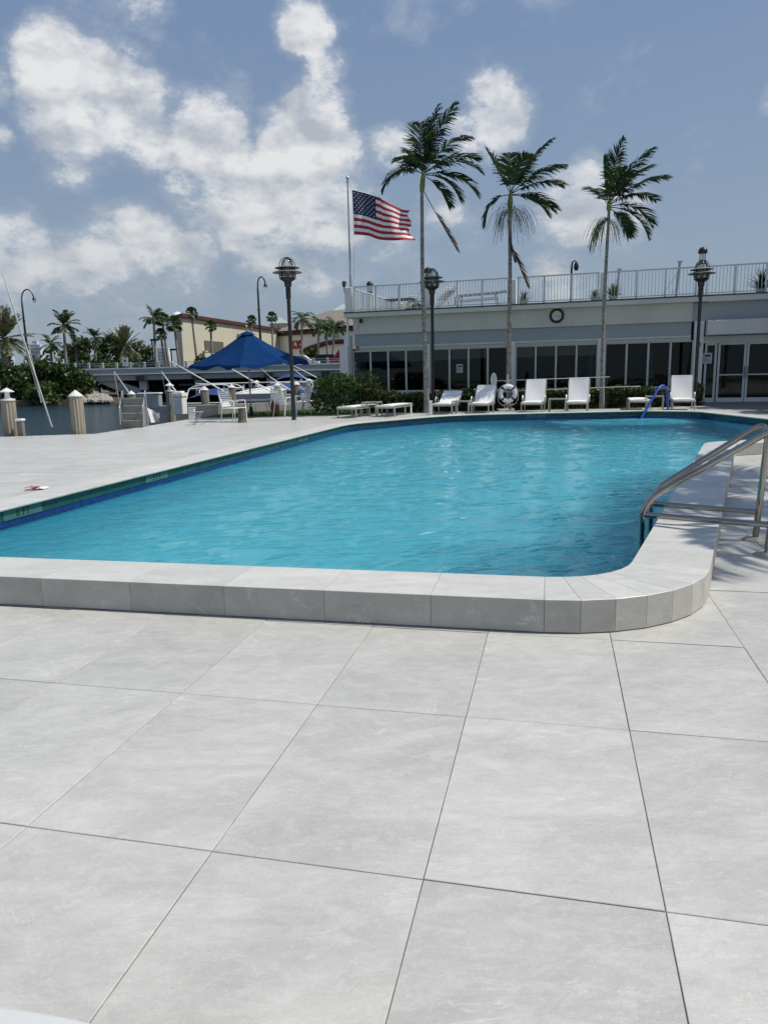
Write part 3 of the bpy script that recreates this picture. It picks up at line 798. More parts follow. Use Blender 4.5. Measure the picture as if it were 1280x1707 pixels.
# door bay: canopy beam, transom, sidelight, two door leaves and on to the right
XD = cR[1]
part(MB().box((XD + .05, -.62, 2.42), (SR, .035, 2.93), bev=.015), 'canopy_beam', M['wall_white'])
part(MB().box((XD + .003, .07, 2.16), (SR, .30, 2.40)), 'transom', M['frame_alu'])
def leaf(u0, u1, name, mid=True, x0=None, x1=None):
    x0 = S(u0, 620, .1) if x0 is None else x0; x1 = S(u1, 620, .1) if x1 is None else x1
    f = MB(); g = .075
    f.box((x0, .10, .02), (x0 + g, .16, 2.155)); f.box((x1 - g, .10, .02), (x1, .16, 2.155))
    f.box((x0 + g, .102, .02), (x1 - g, .158, .17)); f.box((x0 + g, .102, 2.08), (x1 - g, .158, 2.155))
    if mid: f.box((x0 + g, .104, .98), (x1 - g, .150, 1.02))
    fr = part(f, name, M['frame_alu'])
    MB().box((x0 + g, .126, .17), (x1 - g, .134, 2.08)).build('pane', M['glass'], fr)
    return fr, x0, x1
leaf(1173, 1193, 'side_window', False)
d1, a1, b1 = leaf(1195, 1242, 'door')
d2, a2, b2 = leaf(1243, 1292, 'door')
hx = (b1 + a2) / 2
for dd, x in ((d1, b1 - .04), (d2, a2 + .04)):
    MB().tube([(x, .10, .88), (x, .04, .88), (x, .04, 1.30), (x, .10, 1.30)], .012, 6).build('door_handle', M['black_metal'], dd)
xx = b2 + .06
for k in range(6):
    leaf(0, 0, 'side_window', False, xx, xx + .9); xx += .96
part(MB().box((XD + .003, -.01, -.05), (xx, .30, .018)), 'threshold', M['concrete'])
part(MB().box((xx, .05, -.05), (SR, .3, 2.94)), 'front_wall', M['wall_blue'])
# stepped side pier at the left of the building
x0, z1 = onfac(566, 577, -.3); x1, _ = onfac(580, 577, -.3)
part(MB().box((x0, -.35, -.06), (x1, .20, z1), bev=.01), 'side_pier', M['column_white'])
# downpipe
xp = S(581.5)
dp = part(MB().tube([(xp + .05, -.16, .0), (xp + .05, -.16, 3.55), (xp + .05, -.05, 3.66)], .045, 10), 'downpipe', M['white_paint'], True)
# roof edge pillars and the railing
pill = []
def pillar(u0, u1, t_, top_v, w=None):
    a, z = onfac(u0, top_v, t_); c = onfac(u1, top_v, t_)[0] if w is None else a + w
    part(MB().box((a, t_, 3.846), (c, t_ + .32, z), bev=.012), 'roof_pillar', M['column_white']); pill.append((a, c, t_, z)); return pill[-1]
P0 = pillar(574, 586, .0, 479)
P1 = pillar(706, 716, .1, 472, .30)
P2 = pillar(852, 860, .1, 465)
P3 = pillar(1001, 1008, .1, 453)
P4 = pillar(1166, 1176, .1, 441)
P5 = pillar(612, 618, 3.4, 492)
rail_root = thing('roof_railing', 'white picket railing along the front edge of the flat clubhouse roof', 'railing', BO, A17)
def rail_run(root, p, q, h=1.02, posts=(), pitch=.115):
    p, q = Vector(p), Vector(q); L = (q - p).length; d = (q - p) / L
    MB().bar(p + Vector((0, 0, h)), q + Vector((0, 0, h)), .05, .045).build('top_rail', M['rail_paint'], root)
    MB().bar(p + Vector((0, 0, .09)), q + Vector((0, 0, .09)), .035, .03).build('bottom_rail', M['rail_paint'], root)
    b = MB(); k = int(L / pitch)
    for i in range(1, k):
        c = p + d * (L * i / k); b.bar(c + Vector((0, 0, .105)), c + Vector((0, 0, h - .024)), .019, .019)
    struct(b.build('picket_row', M['rail_paint'], root), 'stuff')
    for s_ in posts:
        c = p + d * s_; MB().bar(c, c + Vector((0, 0, h - .024)), .06, .06).build('railing_post', M['rail_paint'], root)
RZ = 3.846; RT = .10
def run_between(x0, x1, pus):
    rail_run(rail_root, (x0, RT, RZ), (x1, RT, RZ), posts=[x - x0 for x in [x0 + .04] + [S(u, 470, RT) for u in pus] + [x1 - .04]])
run_between(P0[1] + .02, P1[0] - .02, (626, 665))
run_between(P1[1] + .02, P2[0] - .02, (762, 804))
run_between(P2[1] + .05, P3[0] - .03, (907, 953))
run_between(P3[1] + .02, P4[0] - .05, (1061, 1109))
run_between(P4[1] + .03, SR - .2, (1225, 1277))
side_rail = thing('roof_railing', 'white picket railing running back along the left side of the clubhouse roof', 'railing', BO, A17)
rail_run(side_rail, (P0[0] + .18, .36, RZ), (P0[0] + .2, 3.35, RZ), posts=(.05, 1.5, 2.9))
rail_run(side_rail, (P0[0] + .2, 3.75, RZ), (P0[0] + .2, 8.3, RZ), posts=(.05, 1.6, 3.1, 4.5))

# things on and about the facade
o = thing('wall_clock', 'round black rimmed wall clock with pale face high on the white facade', 'clock', BO + BE * S(928, 526) + BT * -.003 + Vector((0, 0, onfac(928, 526)[1])), A17)
R_ = .25
cl = MB().torus((0, -.03, 0), R_ - .02, .05, n=32); cl.build('clock_rim', M['black_metal'], o, True)
b = MB(); ring = [(R_ * cos(2 * pi * k / 32), R_ * sin(2 * pi * k / 32)) for k in range(32)]
b.add([(x, -.03, z) for x, z in ring] + [(x, -.002, z) for x, z in ring], [tuple(range(32))] + [(k, 32 + k, 32 + (k + 1) % 32, (k + 1) % 32) for k in range(32)])
b.build('clock_face', M['clock_face'], o)
for ang, L in ((112, .13), (95, .20)):
    g = RD(90 - ang); MB().bar((-.03 * cos(g), -.038 - L * .02, -.03 * sin(g)), (L * cos(g), -.038 - L * .02, L * sin(g)), .018, .006).build('clock_hand', M['sign_dark'], o)
for k in range(12):
    g = 2 * pi * k / 12; c_, s_ = cos(g), sin(g)
    MB().bar((c_ * .18, -.033, s_ * .18), (c_ * .215, -.033, s_ * .215), .014 if k % 3 else .022, .004).build('hour_mark', M['sign_dark'], o)
cx_, cz_ = onfac(601, 534)
o = thing('security_camera', 'small dark security camera on a white bracket at the left end of the facade', 'camera', BO + BE * cx_ + Vector((0, 0, cz_)), A17)
MB().box((-.14, -.06, -.08), (-.03, 0, .08), bev=.01).build('bracket', M['wall_white'], o)
MB().lathe([(0.001, -.12), (.05, -.10), (.075, -.03), (.075, .03), (.04, .05), (0.001, .05)], (0.04, -.09, 0), 12).build('camera_dome', M['black_plastic'], o, True)
MB().tube([(-.1, -.02, -.08), (-.1, -.02, -.42)], .012, 6).build('cable', M['galv'], o)
def notice(u, v, w, h, t_, label, lines=4, m_=None, name='paper_notice', cat='notice'):
    x, z = onfac(u, v, t_)
    o = thing(name, label, cat, BO + BE * x + BT * t_ + Vector((0, 0, z)), A17)
    MB().box((-w / 2, -.006, -h / 2), (w / 2, 0, h / 2)).build('sheet', m_ or M['paper'], o)
    if lines:
        b = MB(); rr = random.Random(int(u))
        b.box((-w * .32, -.009, h * .16), (w * .34, -.0065, h * .34))
        for k in range(lines):
            z_ = -h * .02 - k * h * .1; b.box((-w * .36, -.009, z_ - .008), (w * rr.uniform(.1, .36), -.0065, z_ + .004))
        b.build('printing', M['sign_dark'] if m_ is None else M['pigment_stain'], o)
    return o
notice(766, 614, .26, .34, .11, 'pale paper notice taped inside the second window bay')
notice(1179, 597, .30, .38, .09, 'white framed notice on the narrow glass beside the entrance doors')
o = notice(1162.5, 590, .17, .34, -.105, 'no smoking sign with small red lettering on the white column by the doors', 0, M['sign_white'], 'no_smoking_sign', 'sign')
MB().torus((0, -.012, .07), .052, .006, n=20, m=4).build('circle', M['pigment_stain'], o)
MB().bar((-.035, -.012, .105), (.035, -.012, .035), .008, .004).build('slash', M['pigment_stain'], o)
MB().bar((-.035, -.01, .07), (.03, -.01, .072), .010, .003).build('cigarette', M['sign_dark'], o)
me = text_mesh('NO\nSMOKING', .035, .001, M['pigment_stain']); q = link('lettering', me, o); q.location = (0, -.008, -.06); q.rotation_euler = (pi / 2, 0, 0)
o = notice(1164.5, 574, .14, .17, -.105, 'small faded brownish plaque above the no smoking sign', 0, mat('faded_plaque', (.25, .22, .12), .6, .3, 20), 'wall_plaque', 'plaque')
MB().box((-.045, -.009, -.02), (.045, -.0065, .03)).build('plaque_print', M['sign_dark'], o)

# roof top things
def dome_lamp(u, v0, t_, pl, label):
    x = (pl[0] + pl[1]) / 2
    o = thing('pillar_lamp', label, 'lamp', BO + BE * x + BT * (t_ + .16) + Vector((0, 0, pl[3])), A17, 'black dome lamps on the roof pillars')
    MB().lathe([(.12, 0), (.12, .16), (.10, .18)], n=14).build('lamp_base', M['black_metal'], o, True)
    MB().lathe([(.105, .18), (.105, .42)], n=14).build('lamp_lens', M['lamp_glass'], o, True)
    MB().lathe([(.03, .18), (.03, .42)], n=8).build('bulb', M['sign_white'], o, True)
    MB().lathe([(.15, .41), (.165, .47), (.14, .56), (.08, .62), (0.005, .635)], n=14).build('lamp_hood', M['black_metal'], o, True)
dome_lamp(711, 449, .1, P1, 'black dome lamp on the roof pillar directly above the middle pole lantern')
dome_lamp(1168, 421, .1, P4, 'black dome lamp on the roof pillar behind the right pole lantern')
dome_lamp(612, 474, 3.4, P5, 'black dome lamp on the pillar halfway back along the left roof railing')
o = thing('spotlight', 'small black spotlight on a stem at the left roof corner', 'spotlight', BO + BE * (P0[0] + .02) + BT * .05 + Vector((0, 0, P0[3])), A17)
MB().tube([(0, 0, -.3), (-.05, -.04, -.1), (-.04, -.03, .06)], .015, 6).build('stem', M['black_metal'], o)
MB().tube([(-.06, .03, .05), (-.01, -.10, .20)], [.06, .10], 10).build('spot_head', M['black_metal'], o, True)
def roof_at(u, v, t_):
    s_, z = onfac(u, v, t_); return BO + BE * s_ + BT * t_ + Vector((0, 0, z))
ZR = 3.85
# stack of white chairs
def chair_mesh(name='stacked_chair'):
    b = MB()
    for s_ in (-1, 1):
        b.tube([(s_ * .24, -.24, 0), (s_ * .24, -.20, .42), (s_ * .25, .18, .44), (s_ * .23, .30, .86)], .014, 6)
        b.tube([(s_ * .24, .24, 0), (s_ * .25, .14, .44)], .014, 6)
        b.tube([(s_ * .27, -.18, .42), (s_ * .28, -.16, .64), (s_ * .27, .22, .62)], .016, 6)
    b.box((-.23, -.2, .425), (.23, .19, .445))
    for k in range(5): b.bar((-.23, .20 + k * .022, .52 + k * .075), (.23, .20 + k * .022, .52 + k * .075), .012, .05)
    return b.mesh('stacked_chair', M['plastic_white'], True)
cm_ = chair_mesh()
for gi, (u, t_, k_, lab) in enumerate(((738, .9, 4, 'white plastic chair in the leaning stack beside the second roof pillar'), (688, 1.3, 2, 'white plastic chair behind the dark table on the left part of the roof'))):
    s_ = S(u, 500, t_)
    for k in range(k_):
        o = link('plastic_chair', cm_); dx = .12 * k if gi == 0 else .40 * k
        o.location = BO + BE * (s_ + dx) + BT * t_ + Vector((0, 0, ZR + (.10 * k if gi == 0 else 0))); o.rotation_euler = (0, 0, A17 + RD(-70))
        tag(o, lab, 'chair', 'white plastic chairs on the roof' if gi else 'stacked white chairs on the roof')
s_ = S(668, 505, 1.0)
o = thing('roof_table', 'dark topped low table on the left part of the roof', 'table', BO + BE * s_ + BT * 1.0 + Vector((0, 0, ZR)), A17)
MB().box((-.6, -.4, .48), (.6, .4, .53), bev=.01).build('tabletop', M['black_plastic'], o)
for x in (-.5, .5):
    for y in (-.32, .32): MB().tube([(x, y, 0), (x, y, .48)], .02, 6).build('leg', M['rail_paint'], o)
o = thing('roof_lounger', 'grey strapped lounger stack lying on the roof behind the railing', 'sun lounger', BO + BE * S(802, 505, .9) + BT * .9 + Vector((0, 0, ZR)), A17)
fr = MB()
for y in (-.3, .3):
    fr.tube([(-1.0, y, .12), (-1.02, y, .42), (-.9, y, .52), (.75, y, .58), (1.05, y, .62)], .022, 8)
    fr.tube([(.55, y, .57), (.72, y, .03)], .02, 6); fr.tube([(-.85, y, .5), (-.9, y, .02)], .02, 6); fr.tube([(-.9, y, .3), (.65, y, .36)], .018, 6)
fr.build('lounger_frame', M['galv'], o, True)
for k in range(22):
    x = -.93 + k * .09; z = .52 + (x + .9) * .045
    MB().bar((x, -.3, z), (x, .3, z), .055, .012).build('strap', M['black_plastic'] if k % 2 else M['sign_white'], o)
# ================================================================== PALMS
WIND = Vector((.55, .05, 0))
def frond_mb(b, base, a, dep, L, droop, leaf=.62, pairs=42, w=.022, wind=1.0, seed=0, stiff=.5, hang=.35, start=.16, rach=.016, slit=1.0, mi_leaf=0, mi_rach=0):
    """pinnate leaf: rachis bending under its weight and the wind, narrow leaflets in two ranks.
    a = angle above the horizontal seen from the south, dep = angle away from the viewer"""
    rr = random.Random(seed); a = RD(a); dep = RD(dep)
    d = Vector((cos(a) * cos(dep), sin(dep), sin(a) * cos(dep))); p = Vector(base); N = 14; pts = [p.copy()]; ds = [d.copy()]
    for i in range(N):
        f = i / N
        d = (d + (Vector((0, 0, -1)) * droop + WIND * wind * .35) * (L / N) * (.25 + f * 1.1) / max(L, .5) * 1.6).normalized()
        p = p + d * (L / N); pts.append(p.copy()); ds.append(d.copy())
    b.tube(pts, [rach * (1 - .8 * i / N) for i in range(N + 1)], 5, mi_rach, False)
    for k in range(pairs):
        f = start + (1 - start) * (k + .5) / pairs; q = f * N; i = min(int(q), N - 1); u = q - i
        P = pts[i].lerp(pts[i + 1], u); D = ds[i].lerp(ds[i + 1], u).normalized()
        side = D.cross(Vector((0, 0, 1)))
        if side.length < .2: side = Vector((0, 1, 0))
        side.normalize(); upv = side.cross(D).normalized()
        prof = (sin(pi * min(1, (f - start) / (1 - start) * .86 + .12)) ** .55)
        for s_ in (-1, 1):
            if rr.random() < .05: continue
            l = leaf * prof * rr.uniform(.92, 1.05)
            dr = (side * s_ * rr.uniform(.72, .92) + D * (stiff + .75 * f) + upv * rr.uniform(.1, .35) + WIND * wind * rr.uniform(.3, .5) - Vector((0, 0, hang * rr.uniform(.5, .9)))).normalized()
            wv = D * 1.0 - dr * D.dot(dr)
            if wv.length < .1: wv = upv
            wv = (wv.normalized() + upv * rr.uniform(-.9, .9)).normalized() * w * .5
            m_ = P + dr * l * .5; dr2 = (dr - Vector((0, 0, hang * rr.uniform(.8, 1.4))) + WIND * wind * .3).normalized(); tip = m_ + dr2 * l * .5
            b.add([P - wv * .6, P + wv * .6, m_ + wv, m_ - wv, tip], [(0, 1, 2, 3), (3, 2, 4)], mi_leaf)
            if rr.random() < .5 * slit:
                o = wv * 1.2 + upv * .01
                b.add([P - wv * .5 + o, P + wv * .5 + o, m_ + wv * .8 + o, m_ - wv * .8 + o, tip + Vector((rr.uniform(-.03, .03), rr.uniform(-.03, .03), rr.uniform(-.05, .02)))], [(0, 1, 2, 3), (3, 2, 4)], mi_leaf)

def trunk_mb(b, pts, r0, r1, rings=.10, n=12, seed=0, flare=1.5):
    "ringed palm stem through pts with swollen foot"
    rr = random.Random(seed); P = []; R = []
    tot = sum((Vector(pts[i + 1]) - Vector(pts[i])).length for i in range(len(pts) - 1)); k = max(8, int(tot / rings)); acc = 0; i = 0
    seg = [(Vector(pts[j]), Vector(pts[j + 1])) for j in range(len(pts) - 1)]
    for q in range(k + 1):
        s_ = tot * q / k; acc = 0
        for a_, c_ in seg:
            L = (c_ - a_).length
            if s_ <= acc + L + 1e-6: break
            acc += L
        c = a_.lerp(c_, min(1, (s_ - acc) / L)); f = q / k
        r = r0 + (r1 - r0) * f + r0 * (flare - 1) * math.exp(-s_ * 2.2)
        P.append(c); R.append(r * rr.uniform(.97, 1.03))
        if q < k: P.append(c + (c_ - a_).normalized() * (tot / k) * .55); R.append(r * .90)
    b.tube(P, R, n)

def spray(b, base, n_, L, spread, seed, lean=-.1):
    rr = random.Random(seed); base = Vector(base)
    for k in range(n_):
        g = rr.uniform(0, 2 * pi); d = Vector((cos(g) * spread * rr.uniform(.3, 1) + lean, sin(g) * spread * rr.uniform(.3, 1), rr.uniform(-.1, .6))).normalized()
        p = base.copy(); l = L * rr.uniform(.6, 1.1); pts = [p.copy()]
        for i in range(6):
            d = (d + Vector((.02, 0, -.55))).normalized(); p = p + d * l / 6; pts.append(p.copy())
        w = Vector((rr.uniform(-1, 1), rr.uniform(-1, 1), 0)).normalized() * .006
        vs = []; 
        for q in pts: vs += [q - w, q + w]
        b.add(vs, [(2 * i, 2 * i + 1, 2 * i + 3, 2 * i + 2) for i in range(6)])

def near_palm(label, tpix, y, origin, shaft_len, fronds, dead=(), sprays=(), r=(.085, .055), seed=0, grp='tall slender palms in front of the clubhouse'):
    pts = [at(u, v, y) for u, v in tpix]; base = pts[0]
    root = thing('palm_tree', label, 'palm tree', base, 0, grp)
    L = [p - base for p in pts]
    b = MB(); trunk_mb(b, L, r[0], r[1], .09, 12, seed, 1.7); b.build('trunk', M['trunk'], root, True)
    top = L[-1]; og = at(*origin, y) - base
    MB().tube([top - (og - top) * .02, top.lerp(og, .25), top.lerp(og, .7), og], [r[1] * 1.2, r[1] * 1.55, r[1] * 1.25, r[1] * .6], 12).build('crownshaft', M['crownshaft'], root, True)
    for k, fr in enumerate(fronds):
        a, dep, ln, dr = fr[:4]; b = MB(); rr = random.Random(seed * 100 + k)
        bs = og + Vector((cos(RD(a)) * .05, sin(RD(dep)) * .05, -.12 + .10 * sin(RD(a))))
        frond_mb(b, bs, a, dep, ln * .90, dr * 1.35 + .22, leaf=(fr[4] if len(fr) > 4 else .66) * 1.0, pairs=40, w=.042, wind=fr[5] if len(fr) > 5 else 1, seed=seed * 50 + k, hang=.32, stiff=.18)
        b.build('frond', M['frond'], root)
    for k, (u, v, a, ln, dr) in enumerate(dead):
        b = MB(); frond_mb(b, at(u, v, y) - base, a, -8, ln, dr, leaf=.5, pairs=44, w=.026, wind=.5, seed=seed + 900 + k, hang=.05, stiff=.35, start=.35)
        b.build('dead_frond', M['frond_dead'], root)
    for k, (u, v, n_, ln, sp, lean) in enumerate(sprays):
        b = MB(); spray(b, at(u, v, y) - base, n_, ln, sp, seed + k, lean); b.build('seed_spray', M['flower'], root)
    return root
near_palm('left palm of the three tall ones, fullest crown and one dead frond hanging', [(712, 690), (709, 600), (704, 460), (703, 318)], 24.6, (706, 284), .6,
    [(84, 5, 2.3, .10, .62), (72, -12, 2.35, .15), (97, 15, 1.9, .15), (52, -25, 2.0, .4), (38, 8, 2.1, .45), (28, -20, 2.15, .7), (8, -8, 2.1, .8, .72), (-8, -30, 1.7, .9),
     (152, 8, 1.75, 1.25, .52, .2), (132, -22, 1.3, .8, .45, .4), (112, 28, 1.5, .4, .5), (-25, 12, 1.3, .9), (90, -5, 1.6, .2), (120, 30, 1.0, .8)],
    dead=((705, 316, -62, 2.2, .12),), seed=2)
near_palm('middle palm of the three tall ones, frond drooping left, dead brown frond below', [(849, 688), (848, 600), (850, 460), (850, 345)], 24.9, (851, 318), .5,
    [(118, 8, 1.75, .1, .6), (92, 20, 1.6, .12), (62, 0, 2.3, .15, .55), (40, -14, 2.0, .25), (30, 12, 2.1, .35), (8, 10, 1.8, .6), (-4, -12, 1.5, .7),
     (176, 5, 1.45, 2.0, .55, .0), (80, -30, 1.4, .3)],
    dead=((848, 392, -72, 1.75, .1), (846, 365, -84, 1.3, .1)), sprays=((851, 348, 90, 1.2, .5, .12), (849, 352, 50, 1.0, .35, -.2)), seed=3)
near_palm('right palm of the three tall ones, crown swept right, pale seed spray at left', [(1003, 684), (1004, 600), (1008, 480), (1015, 350)], 24.9, (1014, 338), .4,
    [(100, 5, 1.7, .05, .5), (88, -10, 2.1, .12, .6), (66, -20, 2.2, .2), (56, 10, 2.2, .25), (42, -8, 2.2, .35), (34, 20, 2.2, .45, .7), (14, 8, 1.9, .9), (-5, -10, 1.9, 1.1, .5), (-20, 20, 1.3, 1.1), (110, 35, 1.2, .3), (84, -30, 1.4, .4)],
    sprays=((1013, 366, 110, 1.15, .6, -.55), (1014, 368, 40, .9, .4, .3)), r=(.075, .05), seed=4)
# palms standing just right of the picture, whose shade falls on the right of the deck and by the doors
def side_palm(label, x, y, H, seed, n_=15, L=2.4):
    root = thing('palm_tree', label, 'palm tree', (x, y, 0), 0, None)
    b = MB(); trunk_mb(b, [(0, 0, 0), (.1, 0, H * .5), (.05, 0, H)], .11, .07, .12, 10, seed); b.build('trunk', M['trunk'], root, True)
    rr = random.Random(seed)
    for k in range(n_):
        g = 2 * pi * k / n_ + rr.uniform(-.2, .2); el = rr.uniform(-10, 70)
        b = MB(); d = Vector((cos(g) * cos(RD(el)), sin(g) * cos(RD(el)), sin(RD(el))))
        a = math.degrees(math.atan2(d.z, d.x)); dep = math.degrees(math.asin(d.y))
        frond_mb(b, (0.05, 0, H), a, dep, L * rr.uniform(.8, 1.1), .5, leaf=.7, pairs=36, w=.04, wind=.6, seed=seed * 70 + k); b.build('frond', M['frond'], root)
side_palm('palm beside the right of the deck that shades the rail', 7.0, 5.9, 5.6, 31, 16, 2.2)
side_palm('palm further along the right of the deck shading the coping', 9.5, 8.1, 7.4, 32, 12, 2.0)
def shade_tree(label, x, y, H, R_, seed):
    o = thing('broadleaf_tree', label, 'tree', (x, y, 0)); rr = random.Random(seed); P = []
    cl = [(Vector((rr.uniform(-1, 1) * R_ * .7, rr.uniform(-1, 1) * R_ * .6, H * rr.uniform(.55, .9))), R_ * rr.uniform(.3, .5)) for _ in range(16)]
    for k in range(17000):
        c, r = cl[rr.randrange(16)]; d = Vector((rr.gauss(0, 1), rr.gauss(0, 1), rr.gauss(0, 1))).normalized(); P.append(c + d * r * rr.random() ** .3)
    b = MB(); leaves(b, P, .27, rr, 1.6); b.build('crown', M['tree_leaf'], o)
    b = MB(); b.tube([(0, 0, 0), (.1, 0, H * .3), (0, 0, H * .6)], [.22, .17, .1], 9)
    for c, r in cl: b.tube([(.08, 0, H * .32), c * .5 + Vector((0, 0, H * .2)), c], [.09, .05, .02], 5)
    b.build('trunk', M['trunk_dark'], o)
side_palm('palm at the right of the entrance terrace', 17.6, 24.2, 6.0, 33, 16, 3.0)
side_palm('second palm right of the entrance terrace', 20.8, 23.2, 7.4, 34, 16, 3.0)

# ================================================================== HEDGE, BUSH
def leaves(b, pts, size, rr, elong=1.6, upb=.3):
    for p in pts:
        d = Vector((rr.gauss(0, 1), rr.gauss(0, 1), rr.gauss(0, 1) + upb)).normalized(); q = d.orthogonal().normalized()
        q = (q * cos(rr.random() * 6.28) + d.cross(q) * sin(rr.random() * 6.28)).normalized()
        l = size * rr.uniform(.6, 1.3); w = l / elong / 2
        b.add([p, p + d * l * .5 + q * w, p + d * l, p + d * l * .5 - q * w], [(0, 1, 2, 3)])
hroot = thing('hedge', 'clipped dark green hedge with yellowish tips running below the clubhouse windows', 'hedge', (0, 0, 0))
rr = random.Random(5); pts = []
H0, H1 = Vector((-.6, 25.75, 0)), Vector((11.0, 25.15, 0)); hd = (H1 - H0); hl = hd.length; hd.normalize(); hn = Vector((-hd.y, hd.x, 0))
def hedge_top(s_): return .64 + .05 * sin(s_ * 2.3) + .04 * sin(s_ * 7.1 + 1)
while len(pts) < 21000:
    s_, q, z = rr.uniform(0, hl), rr.uniform(0, 1.1), rr.random()
    tp = hedge_top(s_); f = rr.random()
    if f < .45: q = rr.uniform(0, .14) + .05 * sin(s_ * 5); z = z * tp
    elif f < .85: z = tp - rr.uniform(0, .12) ** 1.0
    else: z = z * tp
    pts.append(H0 + hd * s_ + hn * q + Vector((0, 0, z)))
b = MB(); leaves(b, pts, .085, rr, 1.7); struct(b.build('foliage', M['hedge_leaf'], hroot), 'stuff')
b = MB()
for k in range(110):
    s_ = hl * (k + .5) / 110; p = H0 + hd * s_ + hn * rr.uniform(.3, .7)
    for j in range(3): b.tube([p, p + Vector((rr.uniform(-.2, .2), rr.uniform(-.25, .2), hedge_top(s_) * rr.uniform(.6, .95)))], [.012, .004], 4)
b.build('branches', M['twig'], hroot)
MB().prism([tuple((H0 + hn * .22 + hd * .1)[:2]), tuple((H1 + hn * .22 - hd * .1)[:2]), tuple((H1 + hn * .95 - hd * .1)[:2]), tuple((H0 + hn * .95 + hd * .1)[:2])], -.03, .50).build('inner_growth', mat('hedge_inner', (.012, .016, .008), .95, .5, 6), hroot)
def bush(name, label, x, y, r, h, n_, size, m_, seed, elong=2.4):
    root = thing(name, label, 'bush', (x, y, -.03)); rr = random.Random(seed); b = MB(); P = []
    for k in range(n_):
        g = rr.uniform(0, 2 * pi); z = rr.random() ** .7; q = r * (rr.random() ** .4) * math.sqrt(max(.05, 1 - (z - .4) ** 2 * 1.5))
        P.append(Vector((cos(g) * q, sin(g) * q * .7, .08 + z * h * (1 - .3 * (q / r) ** 2))))
    leaves(b, P, size, rr, elong, .7); b.build('foliage', m_, root)
    b = MB()
    for k in range(16):
        g = rr.uniform(0, 2 * pi); q = r * rr.uniform(.1, .7); b.tube([(0, 0, 0), (cos(g) * q * .5, sin(g) * q * .5, h * .45), (cos(g) * q, sin(g) * q, h * .85)], [.02, .012, .005], 5)
    b.build('stems', M['twig'], root); return root
shade_tree('broad shade tree right of the entrance terrace', 18.9, 25.6, 10.2, 4.2, 51)
shade_tree('second broad shade tree further right of the entrance terrace', 17.6, 21.9, 9.0, 2.6, 52)
bush('leafy_bush', 'broad bush with glossy light green leaves at the left end of the hedge', -1.55, 25.75, 1.0, 1.25, 2100, .17, M['bush_leaf'], 8)
bush('leafy_bush', 'lower dark bush between the light bush and the hedge', -.45, 25.9, .65, .95, 1300, .13, M['hedge_leaf'], 9)
bush('leafy_bush', 'small spiky green plant in front of the left pier of the clubhouse', -.55, 28.6, .5, 1.3, 600, .26, M['tree_leaf'], 10, 5)

# roof plants seen through the railing
def spiky(label, u, v, t_, h, n_, seed):
    p = roof_at(u, v, t_); root = thing('potted_plant', label, 'plant', (p.x, p.y, ZR)); rr = random.Random(seed); b = MB()
    MB().lathe([(.13, 0), (.19, .26), (.17, .26)], n=12).build('pot', M['store_beige'], root, True)
    for k in range(n_):
        g = rr.uniform(0, 2 * pi); el = rr.uniform(.25, 1.4); l = h * rr.uniform(.6, 1); d = Vector((cos(g) * cos(el), sin(g) * cos(el), sin(el))); w = Vector((-sin(g), cos(g), 0)) * .018
        m_ = d * l * .6 + Vector((0, 0, .2)); e = m_ + (d + Vector((0, 0, -.5))).normalized() * l * .4
        b.add([Vector((0, 0, .2)) - w, Vector((0, 0, .2)) + w, m_ + w, m_ - w, e], [(0, 1, 2, 3), (3, 2, 4)])
    b.build('foliage', M['tree_leaf2'] if seed % 2 else M['frond'], root)
spiky('small dark potted plant just right of the third roof pillar', 873, 508, 1.2, .55, 70, 2)
spiky('spiky green potted plant beside the fourth roof pillar', 1022, 500, 1.4, .75, 120, 3)
spiky('spiky potted plant left of the fourth roof pillar', 992, 503, 1.4, .5, 80, 5)
spiky('bushy dark potted plant at the far right of the roof', 1268, 488, 1.3, 1.0, 130, 4)
for u, v0, lab in ((1133, 437, 'leaning galvanised mast with thin stays behind the right of the roof railing'), (1032, 450, 'short galvanised mast with a stay wire right of the fourth roof pillar')):
    p = roof_at(u, v0, 2.5); o = thing('roof_mast', lab, 'mast', (p.x - .1, p.y, ZR))
    h = p.z - ZR; MB().tube([(0, 0, 0), (.1, 0, h)], .05, 8).build('mast_pole', M['galv'], o, True)
    MB().tube([(.08, 0, h * .8), (-.7, 0, 0)], .008, 5).build('stay_wire', M['galv'], o); MB().tube([(.08, 0, h * .45), (-.35, 0, 0)], .008, 5).build('stay_wire', M['galv'], o)
    MB().box((.02, -.05, h), (.2, .05, h + .06)).build('mast_cap', M['rail_paint'], o)

